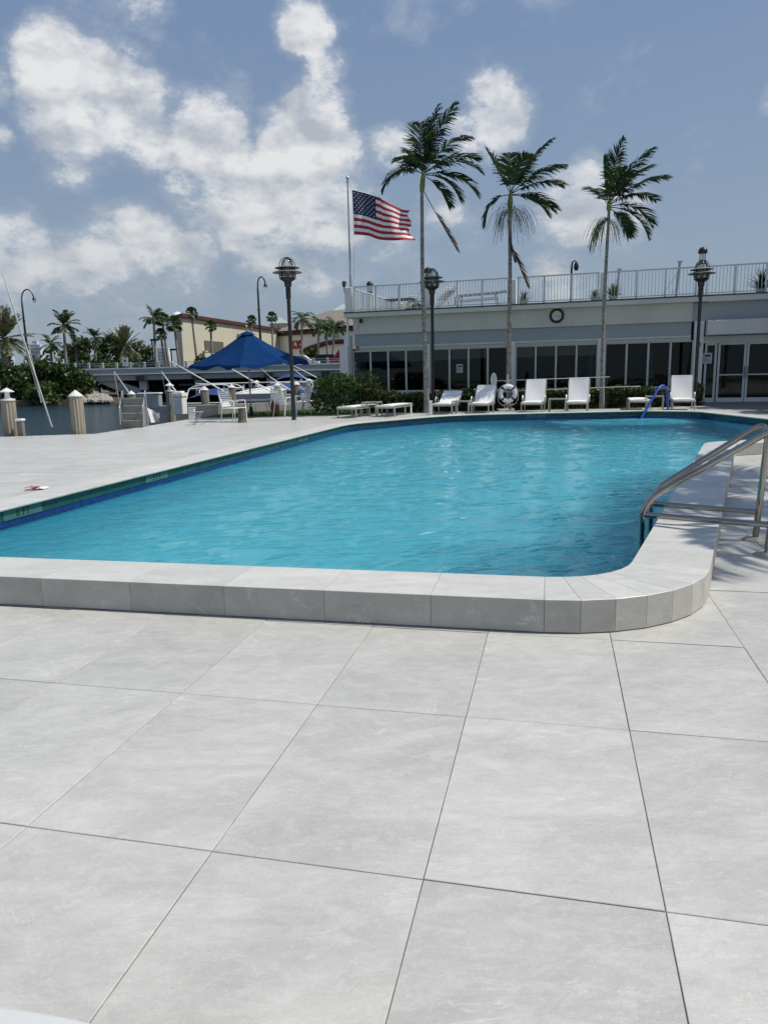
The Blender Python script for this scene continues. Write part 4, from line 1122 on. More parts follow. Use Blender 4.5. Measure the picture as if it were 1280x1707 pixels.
# ================================================================== LAMPS
def pole_lantern(label, p, top_z, foot=True):
    o = thing('pole_lantern', label, 'lamp post', p, 0, 'nautical pole lanterns round the pool'); H = top_z - .84
    MB().tube([(0, 0, 0), (0, 0, .03), (0, 0, .9), (0, 0, .92), (0, 0, H - .35), (0, 0, H - .33), (0, 0, H)], [.10, .065, .062, .058, .055, .075, .075], 14).build('pole', M['black_metal'], o, True)
    MB().lathe([(.08, H), (.10, H + .02), (.11, H + .14), (.23, H + .22), (.235, H + .25), (.20, H + .26)], n=18).build('lantern_cup', M['black_metal'], o, True)
    MB().lathe([(.17, H + .25), (.19, H + .4), (.19, H + .55), (.15, H + .70), (.08, H + .79), (.01, H + .81)], n=18).build('lantern_globe', M['lamp_glass'], o, True)
    MB().lathe([(.055, H + .25), (.055, H + .52), (.02, H + .56)], n=10).build('bulb', M['sign_white'], o, True)
    MB().lathe([(.19, H + .455), (.43, H + .395), (.435, H + .405), (.2, H + .475)], n=24).build('shade_disc', M['shade_disc'], o, True)
    MB().lathe([(.19, H + .565), (.36, H + .525), (.365, H + .535), (.2, H + .585)], n=24).build('shade_disc', M['shade_disc'], o, True)
    c = MB()
    for k in range(3):
        g = pi * k / 3 + .3; u = Vector((cos(g), sin(g), 0)); pts = []
        for q in range(13):
            th = pi * q / 12; pts.append(u * (.235 * cos(th)) + Vector((0, 0, H + .56 + .27 * sin(th))))
        pts = [u * .235 + Vector((0, 0, H + .25))] + pts + [-u * .235 + Vector((0, 0, H + .25))]; c.tube(pts, .012, 5)
    for z in (.30, .35, .56): c.torus((0, 0, H + z), .238, .012, (0, 0, 1), 20, 5)
    c.build('cage', M['bronze'], o, True); return o
pole_lantern('pole lantern standing free on the deck in front of the blue umbrella', gp(490, 700), 4.72)
pole_lantern('pole lantern behind the hedge beside the left palm trunk', at(722, 688, 25.3).xy.to_3d(), 4.72)
pole_lantern('pole lantern at the right in front of the no smoking column', at(1157, 680, 24.9).xy.to_3d(), 4.74)

# ================================================================== FLAG
fy = 31.9; fp = at(584.5, 474, fy); o = thing('flagpole', 'tall silver flagpole rising from the left roof corner', 'flagpole', (fp.x, fp.y, ZR)); ft = at(577, 299, fy)
d_ = Vector((ft.x - fp.x, 0, ft.z - ZR)) * 1.0; d_.x = 0
MB().tube([(0, 0, 0), (0, 0, 1.6), (0, 0, 1.61), (0, 0, d_.z)], [.06, .055, .042, .032], 12).build('pole', M['galv'], o, True)
MB().lathe([(.001, 0), (.05, .02), (.07, .07), (.05, .12), (.001, .14)], (0, 0, d_.z), 12).build('finial', M['galv'], o, True)
MB().lathe([(.05, -.10), (.05, -.03), (.02, -.02)], (0, 0, d_.z), 10).build('truck', M['galv'], o, True)
MB().tube([(.05, 0, d_.z - .1), (.16, 0, d_.z - .35)], .008, 5).build('halyard', M['rope'], o); MB().tube([(.2, 0, d_.z - 2.55), (.10, 0, .6), (.06, 0, .3)], .006, 5).build('halyard', M['rope'], o)
hT, hB = at(587, 316, fy), at(590.5, 390.5, fy); fT, fB = at(684, 352, fy), at(691, 398, fy)
fl = thing('us_flag', 'American flag with stars and stripes flying to the right from the flagpole', 'flag', (hT.x, hT.y, hT.z))
def flag_pt(u, v, off=0.0):
    # upper edge sags from the hoist to the fly, lower edge dips and recovers
    top = hT.lerp(fT, u); bot = hB.lerp(fB, u)
    top.z += .10 * sin(pi * u) * (1 if u < .5 else .6) - .12 * max(0, u - .25) * (1 - u) * 2
    bot.z -= .20 * sin(pi * min(1, max(0, (u - .25) / .75))) * .75
    p = top.lerp(bot, v)
    ph = u * 9.5 - v * 1.9
    amp = .16 * (u ** .7)
    p.y += amp * sin(ph) + .06 * u * sin(u * 23 + v * 5)
    p.x += .05 * u * cos(ph * 1.0 + 1) - .10 * u * v * (1 - v) * 2
    p.z += .03 * u * sin(ph * .8 + v * 4)
    if u > .86: p.x -= .08 * sin(v * 11) * (u - .86) / .14; p.y += .05 * sin(v * 17) * (u - .86) / .14
    return p - hT + Vector((0, off, 0))
NU = 60; CU_ = .40
for nm, m_, sel in (('red_stripe', 'flag_red', 0), ('white_stripe', 'flag_white', 1)):
    for k in range(13):
        if k % 2 != sel: continue
        u0 = CU_ if k < 7 else 0.0
        b = MB(); b.grid(lambda s_, q, k=k, u0=u0: flag_pt(u0 + (1 - u0) * s_, (k + q) / 13), int(NU * (1 - u0)), 4); b.build(nm, M[m_], fl, True)
b = MB(); b.grid(lambda s_, q: flag_pt(CU_ * s_, 7 / 13 * q), 26, 18); b.build('canton', M['flag_blue'], fl, True)
for off in (-.012, .012):
    b = MB()
    for r_i in range(9):
        for c_i in range(11):
            if (r_i + c_i) % 2: continue
            cu, cv = CU_ * (c_i + 1) / 12, 7 / 13 * (r_i + 1) / 10; vs = [flag_pt(cu, cv, off)]
            for q in range(10):
                g = pi / 2 + pi * q / 5; R_ = (.036 if q % 2 == 0 else .015); vs.append(flag_pt(cu + cos(g) * R_ / 2.6, cv - sin(g) * R_ / 1.75, off))
            b.add(vs, [(0, 1 + q, 1 + (q + 1) % 10) for q in range(10)])
    b.build('stars', M['flag_white'], fl)
MB().tube([flag_pt(0, 0) - Vector((.02, 0, 0)), flag_pt(0, 1) - Vector((.02, 0, 0))], .014, 6).build('heading', M['flag_white'], fl)

# ================================================================== POOL FURNITURE
def make_chaise(label, back=None, flat=False, loc=(0, 0, 0), rz=0, grp='white sling loungers along the far side of the pool'):
    "foot end at y=0, head at +y; back = angle of the raised backrest"
    o = thing('sun_lounger', label, 'sun lounger', loc, rz, grp); W_ = .31; L = 1.75 if flat else 1.12; z = .33
    fr = MB(); cs = (1 if flat else 1)
    for s_ in (-1, 1):
        x = s_ * W_
        fr.tube([(x, -.02, z - .05), (x, 0, z - .01), (x, .08, z), (x, L, z), (x, L + .05, z - .04)], .02, 8)
        fr.bar((x, .04, z - .05), (x, L, z - .05), .022, .03)
    fr.bar((-W_, .05, z - .055), (W_, .05, z - .055), .03, .035); fr.bar((-W_, L, z - .03), (W_, L, z - .03), .03, .03)
    fr.build('frame', M['chaise_frame'], o, True)
    for s_ in (-1, 1):
        for y in ((.06, 1.05, 1.68) if flat else (.06, .92)):
            MB().box((s_ * W_ - .019, y - .019, 0), (s_ * W_ + .019, y + .019, z - .03), bev=.004).build('leg', M['chaise_frame'], o)
    def slingf(y0, y1, sag): return lambda s_, q: Vector((-W_ + .02 + (2 * W_ - .04) * s_, y0 + (y1 - y0) * q, z + .018 - sag * sin(pi * s_) * sin(pi * min(1, max(0, q))) + .012 * math.cos(pi * (s_ - .5))))
    b = MB(); y1 = L - .02
    b.grid(slingf(-.01, y1, .03), 8, 12)
    b.grid(lambda s_, q: slingf(-.01, y1, .03)(1 - s_, q) - Vector((0, 0, .022)), 8, 12)
    b.box((-W_ + .02, -.025, z - .03), (W_ - .02, -.005, z + .018), bev=.006)
    b.build('seat_sling', M['sling'], o, True)
    if not flat:
        g = RD(back); y0 = L - .10; BL = .76; e = Vector((0, cos(g), sin(g))); nrm = Vector((0, -sin(g), cos(g)))
        def bp(s_, q, k): 
            return Vector((-W_ + .0 + 2 * W_ * s_, y0, z + .015)) + e * (BL * q) + nrm * (k - .025 * sin(pi * s_) * sin(pi * q))
        b = MB(); b.grid(lambda s_, q: bp(s_, q, .012), 8, 10); b.grid(lambda s_, q: bp(1 - s_, q, -.014), 8, 10)
        top = Vector((0, y0, z + .015)) + e * BL
        b.tube([top + Vector((-W_, 0, 0)), top + Vector((W_, 0, 0))], .017, 8)
        b.build('back_sling', M['sling'], o, True)
        for s_ in (-1, 1):
            MB().tube([Vector((s_ * (W_ + .018), y0, z)), Vector((s_ * (W_ + .018), y0, z)) + e * (BL - .02)], .014, 6).build('back_rail', M['chaise_frame'], o, True)
        for s_ in (-1, 1):
            MB().tube([(s_ * (W_ + .04), .98, z - .04), (s_ * (W_ + .045), .96, z + .17), (s_ * (W_ + .045), .72, z + .20), (s_ * (W_ + .04), .60, z + .10), (s_ * (W_ + .03), .58, z)], .015, 7).build('arm_loop', M['chaise_frame'], o, True)
    return o
cz = RD(-18)
def put(u, v): p = gp(u, v); return (p.x, p.y, 0)
make_chaise('lounger with low reclined back just right of the left palm trunk', 27, loc=put(736, 691), rz=cz)
make_chaise('lounger with half raised back to the left of the life ring', 43, loc=put(797, 690.5), rz=cz)
make_chaise('lounger with upright back just right of the life ring', 62, loc=put(885, 689), rz=cz)
make_chaise('lounger with upright back right of the small open side table by the hedge', 66, loc=put(960, 688.3), rz=cz)
make_chaise('upright lounger furthest right behind the blue handrail', 66, loc=put(1139, 684.5), rz=cz)
make_chaise('flat lounger furthest left beside the leafy bush', flat=True, loc=put(577, 697), rz=RD(-24))
make_chaise('flat lounger between the bush and the left palm', flat=True, loc=put(641, 695), rz=RD(-21))
make_chaise('flat lounger left of the blue handrail', flat=True, loc=put(1066, 685), rz=RD(-16))
def side_table(label, loc, rz, w=.5, h=.43):
    o = thing('side_table', label, 'table', loc, rz, 'small square side tables between the loungers')
    t_ = MB(); t_.bar((-w / 2, -w / 2, h), (w / 2, -w / 2, h), .035, .035); t_.bar((-w / 2, w / 2, h), (w / 2, w / 2, h), .035, .035)
    t_.bar((-w / 2, -w / 2 + .018, h), (-w / 2, w / 2 - .018, h), .035, .035); t_.bar((w / 2, -w / 2 + .018, h), (w / 2, w / 2 - .018, h), .035, .035); t_.build('table_frame', M['chaise_frame'], o)
    for x in (-1, 1):
        for y in (-1, 1): MB().box((x * w / 2 - .018, y * w / 2 - .018, 0), (x * w / 2 + .018, y * w / 2 + .018, h - .018)).build('leg', M['chaise_frame'], o)
    for k in range(6):
        x = -w / 2 + .045 + k * (w - .09) / 5; MB().box((x - .034, -w / 2 + .02, h - .008), (x + .034, w / 2 - .02, h + .010)).build('slat', M['chaise_frame'], o)
side_table('side table between the two flat loungers at the left', (lambda p: (p[0], p[1] + .4, 0))(put(620, 694)), cz)
side_table('side table between the low backed lounger and the half raised one', put(770, 692), cz)
side_table('side table between the two upright loungers near the middle', put(929, 688), cz)
side_table('side table behind the blue handrail', (lambda p: (p[0], p[1] + .3, 0))(put(1096, 684)), cz)

# life ring on its stand, skimmer pole, spare pole
pr_ = at(846, 690, 24.55)
o = thing('ring_stand', 'thin grey post holding the life ring in front of the hedge', 'stand', (pr_.x, pr_.y + .10, 0))
MB().tube([(0, 0, 0), (0, 0, 1.22)], .022, 8).build('post', M['galv'], o, True)
MB().bar((-.12, -.02, .98), (.12, -.02, .98), .02, .02).build('pole_hook', M['galv'], o); MB().bar((-.12, -.02, .64), (.12, -.02, .64), .02, .02).build('pole_hook', M['galv'], o)
MB().lathe([(.2, 0), (.2, .02), (.05, .04)], n=16).build('base_plate', M['concrete'], o)
o = thing('life_ring', 'white life ring with four dark blue bands hanging before the hedge', 'life ring', (pr_.x, pr_.y, .58)); 
RR = .235; rrn = .075
for k in range(4):
    g = pi * k / 2 + RD(0)
    MB().torus((0, 0, 0), RR, rrn, (0, 1, 0), 14, 12, 0, g + .13, g + pi / 2 - .13).build('ring_section', M['plastic_white'], o, True)
    MB().torus((0, 0, 0), RR, rrn + .004, (0, 1, 0), 4, 12, 0, g - .13, g + .13).build('ring_band', M['navy'], o, True)
b = MB()
for k in range(4):
    g0 = pi * k / 2; pts = []
    for q in range(9):
        g = g0 + pi / 2 * q / 8; r_ = RR + rrn + .01 + .05 * sin(pi * q / 8); pts.append((cos(g) * r_, -.02, sin(g) * r_ - .06 * sin(pi * q / 8)))
    b.tube(pts, .009, 5)
b.tube([(-.05, -.02, .30), (0, .06, .62), (.02, .06, .64), (.03, -.02, .31)], .008, 5)
b.build('grab_rope', M['rope'], o, True)
o = thing('rope_coil', 'loose white rope coiled on the deck under the life ring', 'rope', (pr_.x - .05, pr_.y - .12, 0)); b = MB(); rr = random.Random(4)
for k in range(7):
    r_ = rr.uniform(.08, .2); cx_, cy_ = rr.uniform(-.2, .12), rr.uniform(-.06, .08); b.tube([(cx_ + r_ * cos(q * .5), cy_ + r_ * sin(q * .5) * .7, .012 + .012 * k) for q in range(13)], .009, 5)
b.tube([(0, .08, .05), (-.1, 0, .2), (.05, -.02, .3), (.12, 0, .2), (.02, .02, .1), (.16, 0, .02)], .009, 5)
b.build('coils', M['rope'], o, True)
q0, q1 = at(829, 634.5, 24.6), at(1016, 628, 24.6)
o = thing('skimmer_net', 'long pole with a round pale leaf skimmer net resting along the hedge', 'skimmer', q0)
MB().tube([(0, 0, 0), q1 - q0], .016, 6).build('skimmer_pole', M['chaise_frame'], o, True)
b = MB(); b.grid(lambda s_, q: Vector((-.12 + .09 * cos(2 * pi * s_) * q, .0 - .10 * (1 - q * q), .0 + .24 * sin(2 * pi * s_) * q + .01)), 20, 6); b.build('net_bag', M['net'], o, True)
MB().tube([Vector((-.12 + .09 * cos(2 * pi * k / 20), 0, .01 + .24 * sin(2 * pi * k / 20))) for k in range(21)], .014, 6, 0, False).build('net_hoop', M['sign_white'], o, True)
q0, q1 = at(820, 652.5, 24.6), at(1067, 643.5, 24.6)
o = thing('spare_pole', 'plain long pole resting along the hedge below the skimmer pole', 'pole', q0); MB().tube([(0, 0, 0), q1 - q0], .016, 6).build('pole_tube', M['chaise_frame'], o, True)
for u, lab in ((1010, 'thin post carrying the right ends of the two long poles'), (955, 'thin post in the hedge carrying the long poles between two loungers')):
    p = at(u, 690, 24.7); o = thing('pole_rest', lab, 'post', (p.x, p.y, 0), 0); MB().tube([(0, 0, 0), (0, 0, 1.12)], .014, 6).build('post', M['black_metal'], o, True)
o = thing('pipe_stub', 'short white pipe standing between the flat loungers and the left palm', 'pipe', put(685, 690)); MB().tube([(0, 0, 0), (0, 0, .34)], .025, 8).build('pipe', M['plastic_white'], o, True); MB().box((-.03, -.03, .34), (.03, .03, .37)).build('pipe_cap', M['plastic_white'], o)
o = thing('white_post', 'short square white post beside the foot of the left palm', 'post', put(718, 692)); MB().box((-.04, -.04, 0), (.04, .04, .42), bev=.005).build('post', M['plastic_white'], o); MB().box((-.055, -.055, .421), (.055, .055, .45), bev=.01).build('post_cap', M['plastic_white'], o)

# blue sleeved handrail by the entry steps
hy = 19.55
p0, p1, p2, p3, p4 = at(1063, 707, hy), at(1098, 646, hy + .35), at(1105, 641.5, hy + .5), at(1112, 648, hy + .65), at(1113, 683, hy + .75)
o = thing('blue_handrail', 'bent handrail with bright blue sleeve at the far steps of the pool', 'handrail', p0)
def smooth_path(pts, r=.12, k=5):
    pts = [Vector(p) for p in pts]; out = [pts[0]]
    for i in range(1, len(pts) - 1):
        a, c, d = pts[i - 1], pts[i], pts[i + 1]; ra = min(r, (a - c).length * .45, (d - c).length * .45)
        s_, e = c + (a - c).normalized() * ra, c + (d - c).normalized() * ra
        for q in range(k + 1): f = q / k; out.append(s_.lerp(c, f).lerp(c.lerp(e, f), f))
    return out + [pts[-1]]
MB().tube(smooth_path([p - p0 for p in (p0, p1, p2, p3, p4)], .15), .034, 10).build('sleeve', M['blue_vinyl'], o, True)
MB().tube([Vector((-.03, 0, -.4)), Vector((0, 0, .03))], .022, 8).build('rail_end', M['steel'], o, True)

# twin stainless rails over the curb in the foreground
o = thing('access_rail', 'stainless twin handrail bridging the pool curb at the right of the foreground', 'handrail', (0, 0, 0))
wd = Vector((.446, .895, 0)).normalized(); wn = Vector((.895, -.446, 0)).normalized()
B1 = gp(1276, 926); B2 = gp(1256, 900)
for k, (base, pu, pv0, dist) in enumerate(((B1, 1068, 840, None), (B2, 1082, 835, None))):
    # pool-side post: on the line through the base square to the wall
    best = min((abs((CX + F * ((_X.x * q.x + _Y.x * q.y - _n.x * HC) / (_X.z * q.x + _Y.z * q.y - _n.z * HC))) - pu), s_) for s_ in [i * .01 for i in range(40, 160)] for q in [base - wn * s_])
    P = base - wn * best[1]
    if k == 0: ACC = best[1]
    pts = [P + Vector((0, 0, -.6)), P + Vector((0, 0, .335)), base + wn * .05 + Vector((0, 0, .93)), base + wn * .01]
    MB().tube(smooth_path(pts, .16, 9), .0235, 14).build('rail', M['steel'], o, True)
    q0 = P + Vector((0, 0, .24)); q1 = base + Vector((0, 0, .22))
    MB().tube([q0, q1], .0225, 12).build('cross_bar', M['steel'], o, True)
    MB().lathe([(.085, .0), (.085, .006), (.06, .022), (.03, .026)], tuple(base), 24).build('flange', mat('cast_flange', (.40, .38, .30), .5, .1, 8), o, True)
# ================================================================== FOREGROUND CORNER, DECK SCRAPS
o = thing('round_table', 'rounded white table edge cutting into the lower left corner of the picture', 'table', (-.627, -.085, 0))
b = MB(); rr_ = .90
b.lathe([(.01, .50), (rr_ - .02, .50), (rr_, .515), (rr_, .53), (rr_ - .012, .54), (.01, .54)], n=160); b.build('tabletop', M['table_white'], o, True)
for g in (.6, 2.2, 3.7, 5.3): MB().tube([(.6 * cos(g), .6 * sin(g), 0), (.5 * cos(g), .5 * sin(g), .5)], .018, 8).build('leg', M['plastic_white'], o)
o = thing('paper_scrap', 'small red and white crumpled wrapper lying on the left deck', 'litter', gp(65, 816)); rr = random.Random(2); b = MB()
b.grid(lambda s_, q: Vector(((s_ - .5) * .20, (q - .5) * .15, .012 + .03 * rr.random() * (1 - abs(s_ - .5) * 1.5))), 6, 4); b.build('wrapper', M['sign_white'], o)
b = MB(); b.grid(lambda s_, q: Vector(((s_ - .9) * .16, (q - .7) * .12, .025 + .02 * rr.random())), 4, 3); b.build('printed_flap', M['pigment_stain'], o)

# ================================================================== MARINA EDGE
def piling(label, u, vt, y, dia, cap='cone', zb=-1.7, nsides=26):
    p = at(u, vt, y); zt = p.z; o = thing('piling', label, 'piling', (p.x, p.y, 0), random.Random(int(u)).random(), 'dock pilings along the marina'); r = dia / 2
    rr = random.Random(int(u * 7)); rad = [r * (1 if k % 2 else .87) * rr.uniform(.97, 1.02) for k in range(nsides)]
    vs = []; fs = []; zs = [zb, -.2, .3, zt - .05, zt]
    for z in zs:
        for k in range(nsides): g = 2 * pi * k / nsides; q = rad[k] * (1 if z < zt else .96); vs.append((q * cos(g), q * sin(g), z))
    for i in range(len(zs) - 1):
        for k in range(nsides): fs.append((i * nsides + k, i * nsides + (k + 1) % nsides, (i + 1) * nsides + (k + 1) % nsides, (i + 1) * nsides + k))
    fs.append(tuple((len(zs) - 1) * nsides + k for k in range(nsides)))
    MB().add(vs, fs).build('shaft', M['piling'], o)
    if cap == 'cone': MB().lathe([(r * 1.04, zt - .015), (r * 1.06, zt + .012), (.01, zt + r * .92)], n=20).build('cone_cap', M['cap_white'], o)
    else:
        MB().lathe([(r * 1.03, zt - .01), (r * 1.0, zt + .03), (.05, zt + .05), (.045, zt + .05)], n=20).build('flat_cap', M['cap_white'], o)
        MB().lathe([(.075, zt + .05), (.06, zt + .10), (.06, zt + .19), (.08, zt + .20)], n=14).build('lantern_body', M['plastic_white'], o, True)
        MB().lathe([(.17, zt + .20), (.17, zt + .215), (.05, zt + .285), (.02, zt + .30), (.005, zt + .31)], n=18).build('lantern_hat', M['cap_white'], o, True)
    return o
piling('fluted piling with a small white lantern on top, furthest left', 13, 667, 18.5, .34, 'lantern')
piling('fluted piling with a white cone cap standing alone at the left deck edge', 126, 660, 18.55, .33)
piling('cone capped piling behind the grey dock steps', 219, 657, 28.5, .30)
piling('piling with white lantern beside the white dock pedestal', 283, 652, 27.8, .30, 'lantern')
piling('cone capped piling just right of the white dock pedestal', 341, 650, 29, .31)
piling('lantern piling under the middle of the umbrella', 428, 644, 37, .31, 'lantern')
piling('cone capped piling left of the free standing pole lantern', 462, 642.5, 32.5, .31)
piling('cone capped piling right behind the free standing pole lantern', 494, 641, 31.5, .30)
piling('lantern piling left of the small white pedestal', 515, 641, 38, .30, 'lantern')
piling('cone capped piling left of the red cabinet', 536, 641, 38, .32)
piling('cone capped piling nearest the clubhouse behind the bush', 558, 639.5, 38, .30)
piling('weathered stub piling behind the white patio chair', 386, 646, 28.5, .30)
# seawall cap behind the lawn
o = thing('seawall_cap', 'low pale concrete wall along the water behind the patio chairs', 'wall', (0, 0, 0))
W0 = [Vector((-8.4, 27.9)), Vector((-6.2, 28.0)), Vector((-2.2, 29.8)), Vector((1.2, 31.2))]
for k in range(3):
    a, c = W0[k], W0[k + 1]; L = (c - a).length; m_ = max(1, round(L / 1.6)); d = (c - a) / L; nn = Vector((-d.y, d.x))
    for q in range(m_):
        p, s_ = a + d * (L * q / m_ + .006), a + d * (L * (q + 1) / m_ - .006)
        MB().prism([tuple(p), tuple(s_), tuple(s_ + nn * .4), tuple(p + nn * .4)], -.6, .30 if k < 2 else .2).build('wall_section', M['concrete'], o)
def pedestal(label, u, v, y, w=.38, h=.85, z0=0):
    p = at(u, v, y); o = thing('dock_pedestal', label, 'utility pedestal', (p.x, p.y, z0), RD(-12))
    MB().box((-w / 2, -w / 2, 0), (w / 2, w / 2, h - .2), bev=.02).build('body', M['plastic_white'], o)
    MB().box((-w / 2 - .03, -w / 2 - .03, h - .197), (w / 2 + .03, w / 2 + .03, h - .12), bev=.01).box((-w / 2 - .02, -w / 2 - .02, h - .117), (w / 2 + .02, w / 2 + .02, h - .06), bev=.01).box((-w / 2 + .04, -w / 2 + .04, h - .057), (w / 2 - .04, w / 2 - .04, h), bev=.02).build('lid', M['plastic_white'], o)
    MB().box((-w * .3, -w / 2 - .008, .2), (w * .3, -w / 2 + .001, h - .3)).build('panel', M['sign_white'], o); return o
pedestal('white moulded utility pedestal beside the lantern piling at the dock', 301, 686, 27.4)
pedestal('small white pedestal between two pilings near the red cabinet', 527, 668, 36.5, .42, .95, -.1)
o = thing('red_cabinet', 'small red cabinet mounted behind the bush at the left of the clubhouse', 'cabinet', at(542, 655, 37.0).xy.to_3d(), 0)
MB().box((-.18, -.1, .2), (.18, .1, 1.0), bev=.02).build('box', M['red'], o); MB().box((-.19, -.12, .98), (.19, .12, 1.03)).build('lid', M['red'], o); MB().tube([(0, 0, -.9), (0, 0, .2)], .04, 6).build('post', M['galv'], o)
o = thing('white_box', 'small white box standing on the deck edge beside the marina', 'box', gp(321, 699)); MB().box((-.10, -.10, 0), (.10, .10, .36), bev=.015).build('box_body', M['plastic_white'], o); MB().box((-.11, -.11, .361), (.11, .11, .385)).build('box_lid', M['plastic_white'], o)
o = thing('deck_stool', 'small grey metal folding stool beside the white box', 'stool', gp(330, 708)); 
for s_ in (-1, 1): MB().tube([(-.12, s_ * .12, 0), (.12, s_ * .12, .36)], .013, 6).tube([(.16, s_ * .12, 0), (-.10, s_ * .12, .36)], .013, 6).build('leg_frame', M['galv'], o)
MB().box((-.14, -.14, .352), (.15, .14, .375), bev=.005).build('seat', M['hull_grey'], o)
# grey dock steps at the seawall corner
o = thing('dock_steps', 'weathered grey boarding steps at the corner of the deck by the water', 'steps', gp(221, 713), RD(8))
for k in range(4):
    MB().box((-.28, .16 * k, .0), (.28, .16 * k + .155, .2 + .2 * k), bev=.012).build('step', M['dock_wood'], o)
for s_ in (-1, 1): MB().tube([(s_ * .31, -.02, .1), (s_ * .31, .02, .55), (s_ * .31, .62, 1.0), (s_ * .31, .66, .0)], .018, 6).build('hand_grip', M['galv'], o)
o = thing('folded_cover', 'crumpled white and grey cover draped beside the dock steps', 'cover', gp(247, 706)); rr = random.Random(9); b = MB()
b.grid(lambda s_, q: Vector(((s_ - .5) * .42 + .1 * (1 - q), .1 * sin(s_ * 9) * (1 - q * .5), .02 + q * .62 - .3 * s_ * q + .02 * rr.random())), 9, 7); b.grid(lambda s_, q: Vector(((.5 - s_) * .42 + .1 * (1 - q), .16 + .1 * sin(s_ * 7), .02 + q * .56 - .28 * (1 - s_) * q)), 9, 7); b.build('cloth', M['sign_white'], o, True)
o = thing('dock_bollard', 'small white and dark mooring cleat post in front of the left lantern piling', 'bollard', at(35, 712, 18.3).xy.to_3d(), 0)
MB().box((-.07, -.07, -.4), (.07, .07, .36), bev=.01).build('post', M['dock_wood'], o); MB().box((-.09, -.09, .362), (.09, .09, .42), bev=.012).build('post_cap', M['plastic_white'], o)

def whip(label, b_, t_, y0, y1, line_end=None, r=.022):
    p, q = at(*b_, y0), at(*t_, y1); o = thing('mooring_whip', label, 'mooring pole', p, 0, 'slanting white mooring poles at the marina')
    MB().tube([(p - q) * .03, Vector((0, 0, 0)), (q - p) * .5, q - p], [r * 1.3, r * 1.3, r, r * .6], 7).build('pole', M['white_paint'], o, True)
    if line_end:
        e = at(*line_end[:2], line_end[2]) - p; MB().tube([q - p, e], .008, 4).build('line', M['rope'], o)
w_ = whip('longest white slanting pole at the far left reaching above the date palm', (84, 705), (5, 458), 23.5, 22.0, (66, 662, 23.4), .024)
whip('thinner white pole running close beside the longest one at the far left', (68, 668), (46, 565), 24.5, 23.8, None, .014)
whip('slanting white pole leaning on the piling behind the dock steps', (213, 652), (190, 619), 28.4, 28.0, (204, 700, 28.0))
whip('slanting white pole above the white dock pedestal', (293, 652), (269, 619), 28.0, 28.0, (281, 682, 28.0))
whip('long slanting white pole crossing in front of the bridge left of the umbrella', (378, 655), (286, 603), 30, 30, None, .026)
whip('long slanting white pole running under the umbrella canopy', (456, 655), (371, 606), 31, 31, None, .026)
whip('slanting white pole ending beside the free standing pole lantern', (487, 652), (450, 628), 33, 33, (430, 608, 33))
whip('slanting white pole at the right of the marina near the red cabinet', (549, 640), (477, 603), 37, 37, (489, 628, 37))
whip('second thin slanting pole at the right of the marina', (521, 640), (478, 606), 38, 38, None, .016)

# boats
def boat(label, u, y, w, L, z_g, m_, rz=0, cover=None, frame=False, grp=None):
    p = at(u, 660, y); o = thing('moored_boat', label, 'boat', (p.x, p.y, -.9), rz); secs = []
    for k, f in enumerate((0, .3, .6, .8, .93, 1)):
        hw = w / 2 * (1 if f < .5 else max(.02, 1 - ((f - .5) / .5) ** 2)); y_ = L * f; g = z_g + .9 + .22 * f * f
        secs.append([(-hw, y_, g), (-hw * 1.0, y_, g - .12), (-hw * .92, y_, .25), (-hw * .5, y_, -.15), (hw * .5, y_, -.15), (hw * .92, y_, .25), (hw, y_, g - .12), (hw, y_, g)])
    b = MB(); n_ = 8; vs = [v for s_ in secs for v in s_]
    fs = [(i * n_ + j, i * n_ + j + 1, (i + 1) * n_ + j + 1, (i + 1) * n_ + j) for i in range(5) for j in range(7)] + [tuple(range(7, -1, -1))]
    b.add(vs, [tuple(reversed(f)) if len(f) == 4 else f for f in fs]); b.build('hull', m_, o)
    d = MB(); d.add([(s_[0][0] * .98, s_[0][1], s_[0][2] - .03) for s_ in secs] + [(-s_[0][0] * .98, s_[0][1], s_[0][2] - .03) for s_ in secs], [(i, i + 6, i + 7, i + 1) for i in range(5)]); d.build('deck', M['hull_white'], o)
    r = MB()
    for s_ in (0, 7): r.tube([Vector(x[s_]) + Vector((0, 0, .01)) for x in secs], .03, 6)
    r.tube([secs[0][0], secs[0][7]], .03, 6); r.build('rub_rail', M['hull_white'], o, True)
    if cover:
        rr = random.Random(int(u)); c = MB(); h = cover
        c.grid(lambda s_, q: Vector(((s_ - .5) * w * 1.02 * (1 if q < .6 else 1 - (q - .6) * 1.4), L * (.02 + .85 * q), z_g + .93 + h * sin(pi * s_) * (.6 + .4 * sin(q * 6)) + .03 * rr.random())), 12, 12); c.build('tarpaulin', M['blue_tarp'], o, True)
    if frame:
        f = MB(); g = z_g + .9
        for y_ in (.6, 2.6):
            f.tube(smooth_path([(-w * .45, y_, g), (-w * .42, y_ + .3, g + frame - .15), (-w * .25, y_ + .35, g + frame), (w * .25, y_ + .35, g + frame), (w * .42, y_ + .3, g + frame - .15), (w * .45, y_, g)], .2), .025, 6)
        for s_ in (-1, 1): f.tube([(s_ * w * .42, .9, g + frame - .15), (s_ * w * .42, 2.9, g + frame - .15)], .02, 6)
        f.build('top_frame', M['white_paint'], o, True)
    MB().box((-.18, -.35, .1), (.18, -.02, 1.0 + z_g * .5), bev=.05).box((-.05, -.3, -.4), (.05, -.1, .1)).build('outboard_motor', M['black_plastic'], o)
    return o
boat('boat with blue tarpaulin and white top frame behind the white pedestal', 345, 30.2, 2.3, 6.5, .30, M['hull_grey'], 0, .5, .72)
boat('pale grey boat hull moored directly behind the umbrella pole', 414, 30.6, 1.85, 6.0, .62, M['hull_grey'], RD(-4))
